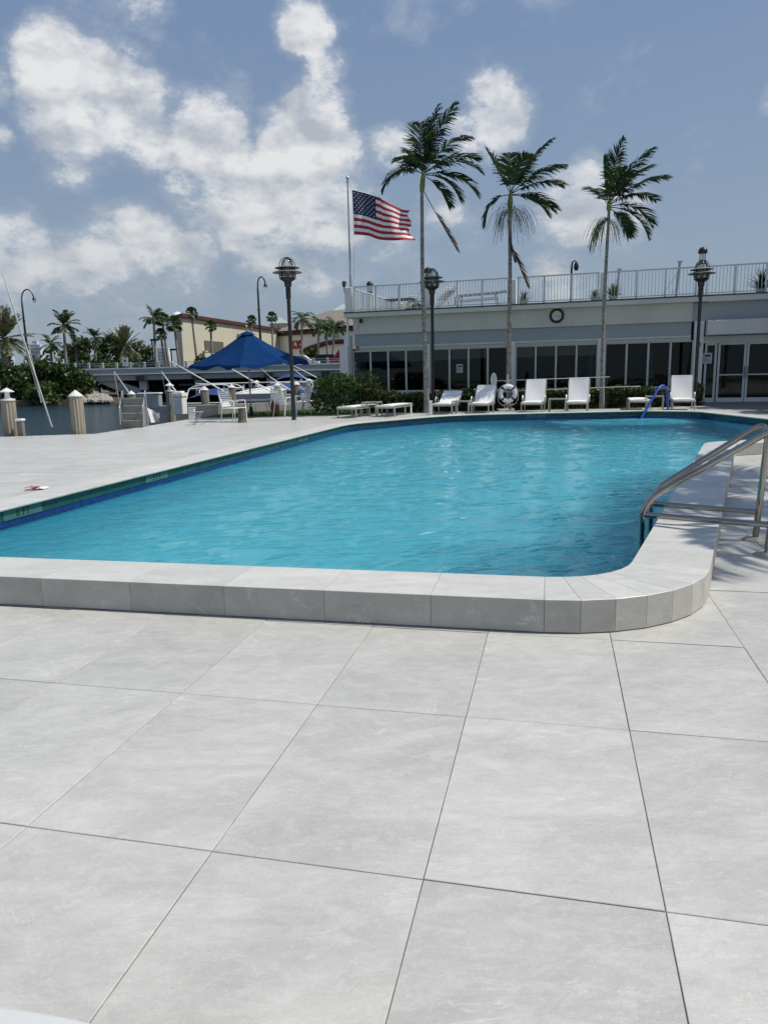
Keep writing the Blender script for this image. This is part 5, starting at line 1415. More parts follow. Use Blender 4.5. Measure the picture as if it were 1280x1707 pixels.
boat('boat under a bright blue tarpaulin left of the pole lantern', 462, 37, 2.5, 6.5, .40, M['hull_white'], 0, .55)
boat('boat with blue canvas cover furthest right near the red cabinet', 487, 46, 2.6, 7.0, .9, M['hull_grey'], RD(5), .5)
# finger docks with their pipe rails
def dock(label, x0, y0, x1, y1, w):
    o = thing('finger_dock', label, 'dock', (0, 0, 0)); a, c = Vector((x0, y0, 0)), Vector((x1, y1, 0)); d = (c - a); L = d.length; d /= L; nn = Vector((-d.y, d.x, 0)) * w / 2; k = int(L / .30)
    rest = MB()
    for i in range(k):
        p, q = a + d * (L * i / k + .006), a + d * (L * (i + 1) / k - .006)
        (b := MB()).prism([tuple((p - nn)[:2]), tuple((q - nn)[:2]), tuple((q + nn)[:2]), tuple((p + nn)[:2])], -.28, -.24); b.build('plank', M['dock_wood'], o)
    MB().bar(a - nn * .8 + Vector((0, 0, -.4)), c - nn * .8 + Vector((0, 0, -.4)), .12, .22).bar(a + nn * .8 + Vector((0, 0, -.4)), c + nn * .8 + Vector((0, 0, -.4)), .12, .22).build('stringers', M['dock_wood'], o)
dock('grey plank finger dock reaching out beside the dock steps', -9.2, 29.5, -10.6, 41, 1.2)
dock('grey plank finger dock between the two grey boats', -5.75, 30.2, -6.1, 41, .9)
dock('grey plank cross dock at the far side of the boats', -12.5, 42, 2.5, 43.5, 1.4)
o = thing('dock_railing', 'long dark and white pipe railing on the far dock under the bridge', 'railing', (0, 0, 0)); a, c = Vector((-10.6, 42.6, 0)), Vector((-1.2, 43.4, 0))
for z in (.25, .62, .98): MB().tube([a + Vector((0, 0, z)), c + Vector((0, 0, z))], .028, 6).build('pipe_rail', M['galv'] if z < .9 else M['white_paint'], o)
for k in range(7): p = a.lerp(c, k / 6); MB().tube([p + Vector((0, 0, -.25)), p + Vector((0, 0, .98))], .03, 6).build('railing_post', M['galv'], o)
p = at(251, 668, 40); o = thing('dock_locker', 'grey dock locker with pale lid far out on the finger dock', 'locker', (p.x, p.y, -.24)); MB().box((-.55, -.3, 0), (.55, .3, .75), bev=.03).build('box', M['hull_grey'], o); MB().box((-.6, -.34, .752), (.6, .34, .83), bev=.02).build('lid', M['hull_white'], o)
rr = random.Random(6)
for k in range(9):
    u, v = ((406, 644), (438, 646), (471, 645), (482, 645), (502, 634), (502, 645), (528, 634), (545, 634), (481, 651))[k]
    p = at(u, v, 44); o = thing('dock_light', 'tiny pale reflector among the dark shapes under the bridge', 'reflector', p, 0, 'tiny pale reflectors under the bridge')
    MB().box((-.06, -.02, -.09), (.06, .02, .09)).build('reflector_plate', M['sign_white'], o); MB().tube([(0, .03, -1.3), (0, .03, .12)], .02, 5).build('stake', M['black_metal'], o)

# ================================================================== PATIO SET UNDER THE BLUE UMBRELLA
UY = 25.4
ub = at(419, 690, UY); ub.z = -.02
o = thing('blue_umbrella', 'large dark blue patio umbrella with its flaps lifted by the wind', 'umbrella', ub)
ap = at(411, 549, UY) - ub
MB().tube([(0, 0, 0), Vector((0, 0, 1.2)), ap], .028, 10).build('pole', M['chaise_frame'], o, True)
MB().lathe([(.30, 0), (.30, .05), (.08, .09), (.05, .3), (.03, .32)], n=20).build('base', M['black_metal'], o, True)
# eight ribs; each tip has its own height (wind)
tipspec = [(316, 609, -.1), (341, 600, 1.6), (430, 592, 2.0), (508, 600, 1.4), (512, 600, -.2), (470, 600, -1.6), (400, 607, -2.1), (365, 606, -1.5)]
tips = [at(u, v, UY + dy) - ub for u, v, dy in tipspec]
nt = len(tips)
ap2 = ap + Vector((0, 0, -.04))
def can(i, s_, q):
    "panel i between two ribs, s across, q from apex to rim"
    a, c = tips[i], tips[(i + 1) % nt]
    pa, pc = ap2.lerp(a, q), ap2.lerp(c, q); pa.z -= .10 * sin(pi * q); pc.z -= .10 * sin(pi * q)
    p = pa.lerp(pc, s_); p.z -= (.07 * q * q) * sin(pi * s_) * .8; mid = Vector((0, 0, 0))
    return p
for i in range(nt):
    b = MB(); b.grid(lambda s_, q: can(i, s_, .10 + .90 * q), 8, 10)
    b.build('canopy_panel', M['blue_cloth'], o, True)
    rr = random.Random(i); lift = (.1, -.25, -.3, -.3, .2, .30, .30, .25)[i]
    b = MB(); b.grid(lambda s_, q: can(i, s_, 1.0) + Vector(((can(i, s_, 1.0) - ap).x * .03 * q, (can(i, s_, 1.0) - ap).y * .03 * q, -.11 * q + .03 * sin(s_ * 9 + i) * q)), 10, 3)
    b.build('valance', M['blue_cloth'], o, True)
    r = MB(); r.tube([can(i, 0, q / 6) - Vector((0, 0, .03)) for q in range(7)], .012, 5); r.tube([ap * .72, can(i, 0, .5) - Vector((0, 0, .04))], .01, 5); r.build('rib', M['chaise_frame'], o)
b = MB()
for i in range(nt): b.grid(lambda s_, q: can(i, s_, .15 * max(q, .02)) + Vector((0, 0, .06 - .07 * (1 - q) ** 2)), 4, 5)
b.build('vent_cap', M['blue_cloth'], o, True)
MB().lathe([(.02, 0), (.035, .03), (.02, .07), (.005, .09)], tuple(ap + Vector((0, 0, .06))), 10).build('finial', M['chaise_frame'], o, True)
def patio_chair(label, loc, rz):
    o = thing('patio_chair', label, 'chair', loc, rz, 'white strapped patio chairs on the left deck')
    for s_ in (-1, 1):
        MB().tube(smooth_path([(s_ * .27, -.26, 0), (s_ * .27, -.24, .42), (s_ * .27, -.22, .64), (s_ * .27, .20, .62), (s_ * .26, .22, .42), (s_ * .27, .30, 0)], .06, 3), .016, 6).build('side_frame', M['white_paint'], o, True)
    MB().tube(smooth_path([(-.25, .22, .40), (-.24, .38, .98), (.24, .38, .98), (.25, .22, .40)], .08, 3), .016, 6).tube([(-.26, -.24, .41), (.26, -.24, .41)], .016, 6).build('back_frame', M['white_paint'], o, True)
    for k in range(8):
        y = -.22 + k * .058; MB().box((-.26, y, .405), (.26, y + .045, .418)).build('seat_strap', M['plastic_white'], o)
    for k in range(8):
        z = .48 + k * .06; y = .245 + (z - .42) * .28; MB().bar((-.25, y, z), (.25, y, z), .006, .045).build('back_strap', M['plastic_white'], o)
patio_chair('white patio chair seen side on furthest left under the umbrella', put(391, 703)[:2] + (0,), RD(62))
patio_chair('white patio chair tilted toward the free standing pole lantern', put(476, 694)[:2] + (0,), RD(140))
patio_chair('white patio chair behind the free standing pole lantern', (put(497, 693)[0], put(497, 693)[1] + .6, 0), RD(-60))
def patio_table(label, loc, r=.55, h=.66):
    o = thing('patio_table', label, 'table', loc); MB().lathe([(.01, h - .03), (r - .01, h - .03), (r, h - .015), (r - .01, h), (.01, h)], n=30).build('tabletop', M['plastic_white'], o, True)
    for k in range(4): g = pi / 4 + pi / 2 * k; MB().tube([(cos(g) * r * .85, sin(g) * r * .85, 0), (cos(g) * r * .6, sin(g) * r * .6, h - .03)], .018, 6).build('leg', M['white_paint'], o)
p = at(431, 690, 26.0); patio_table('round white patio table beside the umbrella pole', (p.x, p.y, -.03), .72, .55)
p = at(517, 690, 26.6); patio_table('low white table half hidden by the leafy bush', (p.x, p.y, -.03), .5, .45)
o = thing('fender_float', 'faded red float hanging beside the white table', 'float', (at(459, 685, 26.2).x, 26.2, -.03)); MB().lathe([(.02, 0), (.12, .04), (.15, .2), (.14, .42), (.08, .5), (.02, .52)], n=14).build('float_body', M['buoy'], o, True); MB().tube([(0, 0, .52), (.03, 0, .75)], .01, 5).build('float_rope', M['rope'], o)
p = at(404, 704, 23.0); o = thing('planter_stump', 'dark weathered stump between the legs of the leftmost patio chair', 'stump', gp(404, 704)); MB().lathe([(.16, 0), (.12, .08), (.10, .4), (.11, .42)], n=12).build('stump', M['trunk_dark'], o)
# ================================================================== BRIDGE
BY0, BY1 = 72.0, 70.5
bl, br = at(128, 620, BY0), at(700, 612, BY1)
bd = Vector((br.x - bl.x, br.y - bl.y, 0)); bL = bd.length; bd.normalize(); bang = math.atan2(bd.y, bd.x)
bz = lambda v, u=400: at(u, v, 71.3).z
o = bridge = thing('road_bridge', 'low grey concrete road bridge crossing the water behind the marina', 'bridge', (bl.x, bl.y, 0), bang)
ZT, ZM, ZB = 2.36, 1.83, 1.22
MB().box((-.5, 0, ZM), (bL + 20, .30, ZT), bev=.03).build('parapet', M['bridge_concrete'], o)
MB().box((-.5, .1, ZT + .002), (bL + 20, .24, ZT + .08)).build('parapet_coping', M['bridge_light'], o)
MB().box((-.5, -.12, ZM - .08), (bL + 20, .28, ZM - .002), bev=.02).build('ledge', M['bridge_light'], o)
MB().box((-.5, .05, ZB), (bL + 20, 1.0, ZM - .082), bev=.02).build('edge_girder', M['bridge_concrete'], o)
MB().box((-.5, 1.002, ZB + .25), (bL + 20, 13, 1.9)).build('road_deck', M['concrete'], o)
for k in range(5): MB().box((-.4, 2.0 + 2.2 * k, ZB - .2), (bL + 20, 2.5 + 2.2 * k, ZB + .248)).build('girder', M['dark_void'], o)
MB().box((-.5, 13.002, -1.5), (bL + 20, 13.6, 2.3)).build('added_dark_wall', M['dark_void'], o)  # solid near-black wall added to stop light coming through beneath the bridge
MB().box((-.5, 12.6, 1.902), (bL + 20, 12.9, 2.45)).build('far_parapet', M['bridge_concrete'], o)
rail = thing('bridge_railing', 'pale pipe railing on posts along the top of the bridge', 'railing', (bl.x, bl.y, ZT + .08), bang)
for z in (.22, .42): MB().bar((-.4, .17, z), (bL + 20, .17, z), .06, .05).build('pipe_rail', M['bridge_light'], rail)
k = 0; x = -.2
while x < bL + 18:
    MB().box((x - .11, .08, 0), (x + .11, .26, .5), bev=.02).build('railing_post', M['bridge_light'], rail); x += 1.36 * 1.0
def bx_(u, v=620): p = at(u, v, 71.3); return (p.x - bl.x) * bd.x + (p.y - bl.y) * bd.y
for u in (232, 327, 449, 545):
    s_ = bx_(u)
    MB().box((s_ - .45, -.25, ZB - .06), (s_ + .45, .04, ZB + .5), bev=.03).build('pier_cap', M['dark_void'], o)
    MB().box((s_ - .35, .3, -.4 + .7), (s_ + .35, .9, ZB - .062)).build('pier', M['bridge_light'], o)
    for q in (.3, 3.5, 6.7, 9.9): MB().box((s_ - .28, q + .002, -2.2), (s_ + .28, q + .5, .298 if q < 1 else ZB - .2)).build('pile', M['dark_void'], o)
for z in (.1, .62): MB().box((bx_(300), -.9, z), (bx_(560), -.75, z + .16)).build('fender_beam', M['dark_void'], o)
u0 = bx_(160); MB().add([(u0 - .5, .4, ZB), (u0 + 3.6, .4, -.7), (u0 + 5.4, .4, -.7), (u0 + 5.4, .4, -.2), (u0 + 1.5, .4, ZB), (u0 - .5, 1.4, ZB), (u0 + 3.6, 1.4, -.7), (u0 + 5.4, 1.4, -.7), (u0 + 5.4, 1.4, -.2), (u0 + 1.5, 1.4, ZB)],
    [(0, 1, 2, 3, 4), (9, 8, 7, 6, 5), (0, 5, 6, 1), (1, 6, 7, 2), (2, 7, 8, 3), (3, 8, 9, 4)]).build('slope_wall', M['bridge_concrete'], o)
# street lamps on the bridge
def street_lamp(label, u, vb, vt, y, side=1, arm=1.1):
    p = at(u, (vb + vt) / 2, y); zt = at(u, vt, y).z; zb = 2.0; H = zt - zb
    o = thing('street_lamp', label, 'street lamp', (p.x, p.y, zb), 0, 'dark curved street lamps on the bridge')
    pts = [(0, 0, 0), (0, 0, H * .5), (0, 0, H - 1.5)]; r = [.14, .11, .085]
    for q in range(9):
        g = pi * q / 8 * .92; pts.append((side * (arm * .5 - arm * .5 * cos(g)), 0, H - 1.2 + (arm * .5 + .55) * sin(g) * .95)); r.append(.065)
    MB().tube(pts, r, 9).build('curved_pole', M['black_metal'], o, True)
    e = pts[-1]; MB().lathe([(.04, .12), (.12, .04), (.17, -.18), (.19, -.24)], e, 12).build('lamp_hood', M['black_metal'], o, True)
    MB().lathe([(.17, -.25), (.15, -.42), (.05, -.48), (.01, -.49)], e, 12).build('lamp_lens', M['lamp_glass'], o, True)
    MB().lathe([(.13, 0), (.14, .1), (.1, .16)], (0, 0, H * .62), 10).build('pole_collar', M['black_metal'], o, True)
street_lamp('dark curved street lamp far left above the mangroves', 40.5, 600, 481, 78, 1, 1.3)
street_lamp('dark curved street lamp rising behind the blue umbrella', 432, 600, 455, 70.8, 1, .75)
p = roof_at(953, 434, 30); o = thing('street_lamp', 'dark street lamp top showing above the clubhouse railing right of the third pillar', 'street lamp', (p.x, p.y, 0), 0, 'dark curved street lamps on the bridge')
MB().tube([(0, 0, 0), (0, 0, p.z - .5), (.05, 0, p.z - .1), (.25, 0, p.z), (.35, 0, p.z - .15)], [.12, .08, .06, .05, .05], 8).build('curved_pole', M['black_metal'], o, True)
MB().lathe([(.04, .1), (.16, -.1), (.2, -.35), (.12, -.55), (.01, -.6)], (.35, 0, p.z - .15), 12).build('lamp_hood', M['black_metal'], o, True)
for u, v0, v1, y, lab in ((253, 568, 606, 88, 'dark pole light left of the beige store, taller one'), (285, 584, 606, 95, 'short pole light in front of the left end of the beige store')):
    p = at(u, v0, y); o = thing('parking_light', lab, 'pole light', (p.x, p.y, .5)); h = p.z - .5
    MB().tube([(0, 0, 0), (0, 0, h)], .09, 6).build('pole', M['black_metal'], o); MB().box((-.1, -.3, h), (.65, .3, h + .22)).build('light_head', M['black_metal'], o)
p = at(209, 603, 71.9); o = thing('road_sign', 'small white arrow sign above the bridge railing', 'sign', (p.x, p.y, ZT + .1)); h = p.z - ZT - .1
MB().tube([(0, 0, 0), (0, 0, h + .3)], .05, 6).build('post', M['galv'], o); MB().box((-.28, -.06, h - .42), (.28, -.03, h + .42)).build('sign_panel', M['sign_white'], o)
MB().bar((0, -.065, h - .22), (0, -.065, h + .1), .07, .01).add([(-.15, -.068, h + .06), (.15, -.068, h + .06), (0, -.068, h + .28)], [(0, 1, 2)]).build('arrow', M['sign_dark'], o)
def car(label, u, y, m_, L=4.3, h=1.45):
    p = at(u, 600, y); o = thing('parked_car', label, 'car', (p.x, p.y, 1.9), bang)
    prof = [(-L / 2, .35), (-L / 2, .85), (-L / 2 + .7, .95), (-L / 2 + 1.3, h), (L / 2 - 1.5, h), (L / 2 - .8, .95), (L / 2, .8), (L / 2, .35)]; k = len(prof)
    MB().add([(x, -.85, z) for x, z in prof] + [(x, .85, z) for x, z in prof], [tuple(range(k - 1, -1, -1)), tuple(range(k, 2 * k))] + [(i, (i + 1) % k, k + (i + 1) % k, k + i) for i in range(k)]).build('body', m_, o)
    MB().add([(-L / 2 + .95, -.86, .98), (L / 2 - 1.0, -.86, .98), (L / 2 - 1.55, -.86, h - .08), (-L / 2 + 1.4, -.86, h - .08)], [(0, 1, 2, 3)]).build('side_windows', M['glass'], o)
    for s_ in (-1, 1):
        for q in (-1, 1): MB().torus((s_ * L * .31, q * .8, .32), .24, .09, (0, 1, 0), 14, 6).build('wheel', M['black_plastic'], o, True)
car('red car on the bridge at the edge of the clubhouse', 583, 74, M['red'], 4.6, 1.85)
car('white car on the bridge behind the pole lantern', 497, 76, M['hull_white'])
car('dark car on the bridge right of the white one', 545, 77.5, M['black_plastic'], 4.4, 1.5)

# ================================================================== STORES AND TOWERS
sA, sB = at(303, 560, 100), at(466, 590, 136)
hz = at(303, 529, 100).z
o = store = thing('beige_store', 'large windowless beige building with dark red roof edge behind the bridge', 'building', (sA.x, sA.y, .1))
d = Vector((sB.x - sA.x, sB.y - sA.y, 0)); L = d.length; d.normalize(); nn = Vector((-d.y, d.x, 0)) 
if nn.y < 0: nn = -nn
o.rotation_euler = (0, 0, math.atan2(d.y, d.x))
def loc2(u, y): q = at(u, 560, y) - sA; return (q.x * d.x + q.y * d.y, q.x * -d.y + q.y * d.x)
plan = [(0, 0), (L, 0), loc2(470, 150), loc2(296.5, 128), loc2(294, 104)]
MB().prism(plan, 0, hz - .1).build('wall', M['store_beige'], o)
e = at(293, 560, 102) - sA; ex, ey = e.x * d.x + e.y * d.y, e.x * -d.y + e.y * d.x
MB().prism([(-.3, -.4), (L + .3, -.4), loc2(471, 150.5), loc2(295.5, 128.5), loc2(292.5, 103.5)], hz - .05, hz + .45).build('roof_edge', M['red_dark'], o)
for u in (331, 362, 436): 
    q = at(u, 569, 100 + (u - 303) / 163 * 36) - sA; s_ = q.x * d.x + q.y * d.y
    MB().box((s_ - .4, -.5, hz * .52), (s_ + .4, -.01, hz * .52 + .18)).build('wall_light', M['store_beige'], o)
q = at(350, 580, 109) - sA; s_ = q.x * d.x + q.y * d.y; MB().box((s_ - 2.6, -.12, 4.9), (s_ + 3.6, -.01, 6.4)).build('louvre', M['trunk_dark'], o)
q = at(296, 522, 101) - sA
MB().lathe([(.9, hz + .3), (1.0, hz + .9), (.7, hz + 1.4), (.2, hz + 1.7)], (*loc2(298, 112), 0), 16).build('roof_tank', M['hull_white'], o, True)
# white store with red sign
wA, wB = at(466, 590, 136), at(640, 590, 120); hw = at(500, 559, 133).z
o = thing('white_store', 'long white store with tan shingle roof and red lettering behind the palms', 'building', (wA.x, wA.y, .1)); d2_ = Vector((wB.x - wA.x, wB.y - wA.y, 0)); L2 = d2_.length; d2_.normalize(); o.rotation_euler = (0, 0, math.atan2(d2_.y, d2_.x))
MB().box((.1, 0, 0), (L2, 25, hw)).build('wall', M['store_white'], o)
MB().box((0, -.5, hw), (L2, 25, hw + .55)).build('roof_edge', M['red_dark'], o)
b = MB(); b.add([(-.6, -.9, hw + .8), (L2, -.9, hw + .8), (L2, 9, hw + 4.6), (3.5, 9, hw + 4.6), (L2, 20, hw + .8), (-.6, 20, hw + .8)], [(0, 1, 2, 3), (0, 3, 5), (3, 2, 4, 5)]); b.build('roof', M['roof_tan'], o)
def on2(u, v): 
    q = at(u, v, 130); p0_ = Vector((0, 0, HC)); dr = (q - p0_); nrm = Vector((-d2_.y, d2_.x, 0)); k = nrm.dot(Vector((wA.x, wA.y, 0))) / nrm.dot(dr); r = p0_ + dr * k
    return (r - Vector((wA.x, wA.y, 0))).dot(d2_), r.z - .1
s0, z0 = on2(488, 573); me = text_mesh('CVS', 1.7, .12, M['red'], align='LEFT'); q = link('sign_lettering', me, o); q.location = (s0, -.15, z0 - .1); q.rotation_euler = (pi / 2, 0, 0); q.scale = (.86, 1, 1)
s1, z1 = on2(499, 578.5); MB().box((s0 - .2, -.2, z1 - .25), (s1 + .3, -.02, z1 + .15)).build('sign_bar', M['red'], o)
arc = [on2(u, v) for u, v in ((508, 587), (516, 583), (526, 579), (538, 575.5), (550, 572), (562, 570), (580, 569))]
MB().tube([(a, -.9, z) for a, z in arc], .42, 6).build('arched_trim', M['red_dark'], o)
b = MB(); k = len(arc); b.add([(a, -.6, z) for a, z in arc] + [(a, -.6, 0) for a, z in arc], [(i, k + i, k + i + 1, i + 1) for i in range(k - 1)]); b.build('arched_wall', M['store_white'], o)
def tower(label, u0, u1, vt, y, m_, roofm=None, rows=14, cols=5, top=0):
    a, c = at(u0, vt, y), at(u1, vt, y); w = c.x - a.x; h = a.z - .1
    o = thing('far_tower', label, 'tower block', ((a.x + c.x) / 2, y, .1)); MB().box((-w / 2, 0, 0), (w / 2, w * .8, h)).build('walls', m_, o)
    b = MB(); fh = h / rows
    for i in range(rows):
        for j in range(cols):
            x0 = -w / 2 + w * (j + .12) / cols; b.box((x0, -.05 * fh, fh * (i + .25)), (x0 + w * .72 / cols, .001, fh * (i + .78)))
    struct(b.build('windows', M['far_window'], o), 'stuff')
    b = MB()
    for i in range(rows): b.box((-w / 2 - .05 * w, -.3 * fh, fh * i), (w / 2 + .05 * w, -.06 * fh, fh * (i + .12)))
    b.build('balconies', M['hazy_white'], o); MB().box((-w * .3, w * .1, h), (w * .2, w * .5, h + fh * 1.1)).build('plant_room', m_, o)
    return o
tower('pale high-rise far left between the date palm and the mangroves', 50, 66, 574, 700, M['hazy_white'], rows=12)
tower('pale high-rise at the very left edge of the view', -8, 14, 581, 760, M['hazy_white'], rows=11)
tower('pale high-rise behind the trunks of the tall palm cluster', 242, 255, 583, 800, M['hazy_white'], rows=9, cols=4)
tower('brighter high-rise just left of the beige store', 262, 280, 580, 700, M['hull_white'], rows=10, cols=4)
def pav(label, u0, u1, vw, vr, y, wm, rm):
    a, c = at(u0, vw, y), at(u1, vw, y); w = c.x - a.x; h = a.z - .1; hr = at(u0, vr, y).z - .1
    o = thing('far_pavilion', label, 'building', ((a.x + c.x) / 2, y, .1)); MB().box((-w / 2, 0, 0), (w / 2, w, h)).build('walls', wm, o)
    e = w * .56; MB().add([(-e, -.06 * w, h), (e, -.06 * w, h), (e, w * 1.06, h), (-e, w * 1.06, h), (0, w / 2, hr)], [(0, 1, 4), (1, 2, 4), (2, 3, 4), (3, 0, 4), (3, 2, 1, 0)]).build('hipped_roof', rm, o)
    for j in range(3): x = -w / 2 + w * (j + .3) / 3; MB().box((x, -.02 * w, h * .86), (x + w * .14, .001, h * .95)).build('window', M['far_window'], o)
pav('square beige tower with a pale green hipped roof right of the umbrella', 449, 480, 539, 527, 175, M['store_beige'], M['roof_mint'])
pav('beige upper storey with green roof just left of the clubhouse corner', 556, 588, 517, 505, 165, M['store_beige'], M['roof_mint'])
pav('dark blue grey roofed block between two wind swept palms', 534, 560, 536, 524, 190, M['bridge_concrete'], M['far_window'])

# ================================================================== TREES BEYOND THE WATER
def tree(label, u, vt, vb, y, wpx, seed, name='broadleaf_tree', n_=1500, leaf=.42, m_='tree_leaf', group=None, zb=None, trunkvis=.25, squat=1.0):
    tp, bt = at(u, vt, y), at(u, vb, y); zb = bt.z if zb is None else zb; H = tp.z - zb; R_ = wpx / 2 * y / F
    o = thing(name, label, 'tree', (tp.x, y, zb), 0, group); rr = random.Random(seed)
    clumps = []
    for k in range(16):
        g = rr.uniform(0, 2 * pi); q = R_ * math.sqrt(rr.random()) * .75; z = H * (trunkvis + (1 - trunkvis) * rr.uniform(.12, .86) * (1 - .35 * (q / R_) ** 2)); clumps.append((Vector((cos(g) * q, sin(g) * q, z)), R_ * rr.uniform(.24, .42)))
    P = []
    for k in range(n_):
        c, r = clumps[rr.randrange(len(clumps))]; d = Vector((rr.gauss(0, 1), rr.gauss(0, 1), rr.gauss(0, 1))).normalized(); P.append(c + d * r * (rr.random() ** .25))
    P = [p for p in P if p.z > 0.05]
    b = MB(); leaves(b, P, leaf, rr, 1.5, .3); b.build('crown', M[m_], o)
    b = MB(); b.tube([(0, 0, -.3), (.05, 0, H * .3), (.0, 0, H * .6)], [H * .035, H * .028, H * .015], 7)
    for c, r in clumps[:8]: b.tube([(0.03, 0, H * .25), c * .6 + Vector((0, 0, c.z * .1)), c], [H * .014, H * .009, H * .004], 5)
    b.build('trunk', M['trunk_dark'], o); return o
def far_palm(label, u, vc, vb, y, Rpx, seed, kind='royal', lean=0, n_=None, grp=None, wind=.5):
    c = at(u, vc, y); bp = at(u + lean, vb, y); zb = max(-.3, min(bp.z, 1.0)) ; zb = .1 if zb > .1 else zb
    base = Vector((bp.x, y, zb)); o = thing('far_palm_tree', label, 'palm tree', base, 0, grp); T = c - base; R_ = Rpx * y / F; rr = random.Random(seed)
    tr = {'royal': (.19, .12), 'date': (.22, .2), 'fan': (.16, .12), 'coco': (.15, .11)}[kind]
    b = MB(); b.tube([(0, 0, 0), T * .33 + Vector((T.x * -.08, 0, 0)), T * .66, T], [tr[0] * 1.15, tr[0], (tr[0] + tr[1]) / 2, tr[1]], 9); b.build('trunk', M['trunk'], o, True)
    if kind == 'royal': MB().tube([T - T.normalized() * R_ * .05, T + T.normalized() * R_ * .25], [tr[1] * 1.1, tr[1] * .6], 9).build('crownshaft', M['crownshaft'], o, True)
    n_ = n_ or {'royal': 19, 'date': 64, 'fan': 34, 'coco': 19}[kind]; mm = M['frond_date'] if kind == 'date' else M['frond_far']
    for k in range(n_):
        g = 2 * pi * k / n_ * 2.4 + rr.uniform(-.3, .3)
        el = {'royal': rr.uniform(-30, 75), 'date': rr.uniform(-48, 85), 'fan': rr.uniform(-50, 85), 'coco': rr.uniform(-35, 60)}[kind]
        dd = Vector((cos(g) * cos(RD(el)), sin(g) * cos(RD(el)), sin(RD(el)))); a = math.degrees(math.atan2(dd.z, dd.x)); dep = math.degrees(math.asin(max(-1, min(1, dd.y))))
        b = MB()
        if kind == 'fan':
            # stalk with a pleated fan of segments
            e = T + dd * R_ * .5; b.tube([T, e], .03, 4)
            s1 = dd.cross(Vector((0, 0, 1))); s1 = s1.normalized() if s1.length > .1 else Vector((1, 0, 0)); u1 = s1.cross(dd)
            for q in range(13):
                an = RD(-75 + 150 * q / 12); dq = (dd * cos(an) + (s1 * .9 + u1 * .3) * sin(an)).normalized(); w = (s1 * cos(an) - dd * sin(an)) * R_ * .055
                m__ = e + dq * R_ * .30; tip = e + dq * R_ * .52 - Vector((0, 0, R_ * .12))
                b.add([e - w * .3, e + w * .3, m__ + w, m__ - w, tip], [(0, 1, 2, 3), (3, 2, 4)])
        else:
            frond_mb(b, T + dd * .15, a, dep, R_ * rr.uniform(.85, 1.12), {'royal': .55, 'date': .22, 'coco': .7}[kind] * 2.4 / max(R_, 1) * 1.0, leaf=R_ * {'royal': .42, 'date': .24, 'coco': .40}[kind], pairs={'royal': 20, 'date': 20, 'coco': 20}[kind], w=R_ * {'royal': .052, 'date': .026, 'coco': .042}[kind], wind=wind if kind != 'date' else .1, seed=seed * 60 + k, hang=.5 if kind != 'date' else .1, rach=.04, slit=0, start=.1)
        b.build('frond', mm, o)
    return o
GPL = None
far_palm('big date palm cut off by the left edge, orange hearted crown', 8, 562, 640, 74.5, 46, 1, 'date', 4)
far_palm('tallest royal palm left of centre of the mangroves with pale trunk', 106, 543, 605, 82, 25, 2, 'royal', 3)
far_palm('smaller royal palm low in the trees left of the tallest one', 84, 575, 615, 84, 18, 3, 'royal', 2)
far_palm('small royal palm half hidden right of the tallest one', 126, 575, 612, 86, 20, 4, 'royal', 2)
far_palm('royal palm at the left of the round tree clump', 158, 563, 612, 86, 17, 5, 'royal', -1)
far_palm('date palm with yellowish crown right of the round tree clump', 207, 578, 612, 84, 32, 6, 'date', 1)
far_palm('leftmost palm of the tall cluster by the beige store, feathery crown', 256, 531, 608, 88, 21, 7, 'royal', 3)
far_palm('fan palm second from left in the tall cluster by the beige store', 270, 533, 606, 90, 15, 8, 'fan', 14)
far_palm('fan palm nearest the beige store in the tall cluster', 290, 540, 606, 92, 17, 9, 'fan', 10)
far_palm('short fan palm beneath the tall cluster', 268, 557, 604, 90, 12, 10, 'fan', 9)
far_palm('fan palm against the left part of the beige store wall', 319, 522, 600, 94, 12.5, 11, 'fan', 11)
far_palm('fan palm lower down against the beige store wall', 351, 543, 598, 96, 12, 12, 'fan', 2)
far_palm('fan palm rising behind the store roof above the umbrella', 419, 534, 590, 118, 10.5, 13, 'fan', 0)
far_palm('fan palm just left of the free standing pole lantern', 453, 529, 590, 112, 11.5, 14, 'fan', 1)
far_palm('wind blown coconut palm right of the pole lantern', 503, 531, 600, 86, 21, 15, 'coco', -2, wind=1.4)
far_palm('wind blown coconut palm in front of the white store, middle one', 531, 543, 600, 84, 21, 16, 'coco', -3, wind=1.4)
far_palm('wind blown coconut palm nearest the clubhouse corner', 557, 545, 604, 82, 23, 17, 'coco', -6, wind=1.4)
far_palm('extra coconut palm right behind the middle one', 543, 540, 602, 92, 17, 18, 'coco', 4, wind=1.4)
G1 = 'mangroves along the left bank'
tree('dark mangrove at the left edge of the bank', 20, 612, 668, 70, 60, 21, 'mangrove_tree', 2600, .42, 'tree_leaf', G1, -.5, .02)
tree('mangrove behind the longest slanting pole', 62, 596, 670, 70, 66, 22, 'mangrove_tree', 3000, .42, 'tree_leaf2', G1, -.7, .0)
tree('tallest bushy mangrove right of the slanting pole', 98, 592, 671, 70.5, 66, 23, 'mangrove_tree', 3000, .42, 'tree_leaf', G1, -.75, .0)
tree('lighter mangrove overhanging the rocks beside the bridge end', 128, 606, 668, 70, 50, 24, 'mangrove_tree', 2200, .40, 'tree_leaf2', G1, -.7, .02)
tree('low mangrove bush touching the water below the slanting pole', 74, 632, 671, 68.5, 76, 25, 'mangrove_tree', 2400, .36, 'tree_leaf2', G1, -.75, .0)
G2 = 'broadleaf trees behind the left end of the bridge'
tree('round leafy tree left of the yellowish date palm', 178, 550, 612, 92, 62, 26, 'broadleaf_tree', 2600, .5, 'tree_leaf', G2, .1, .12)
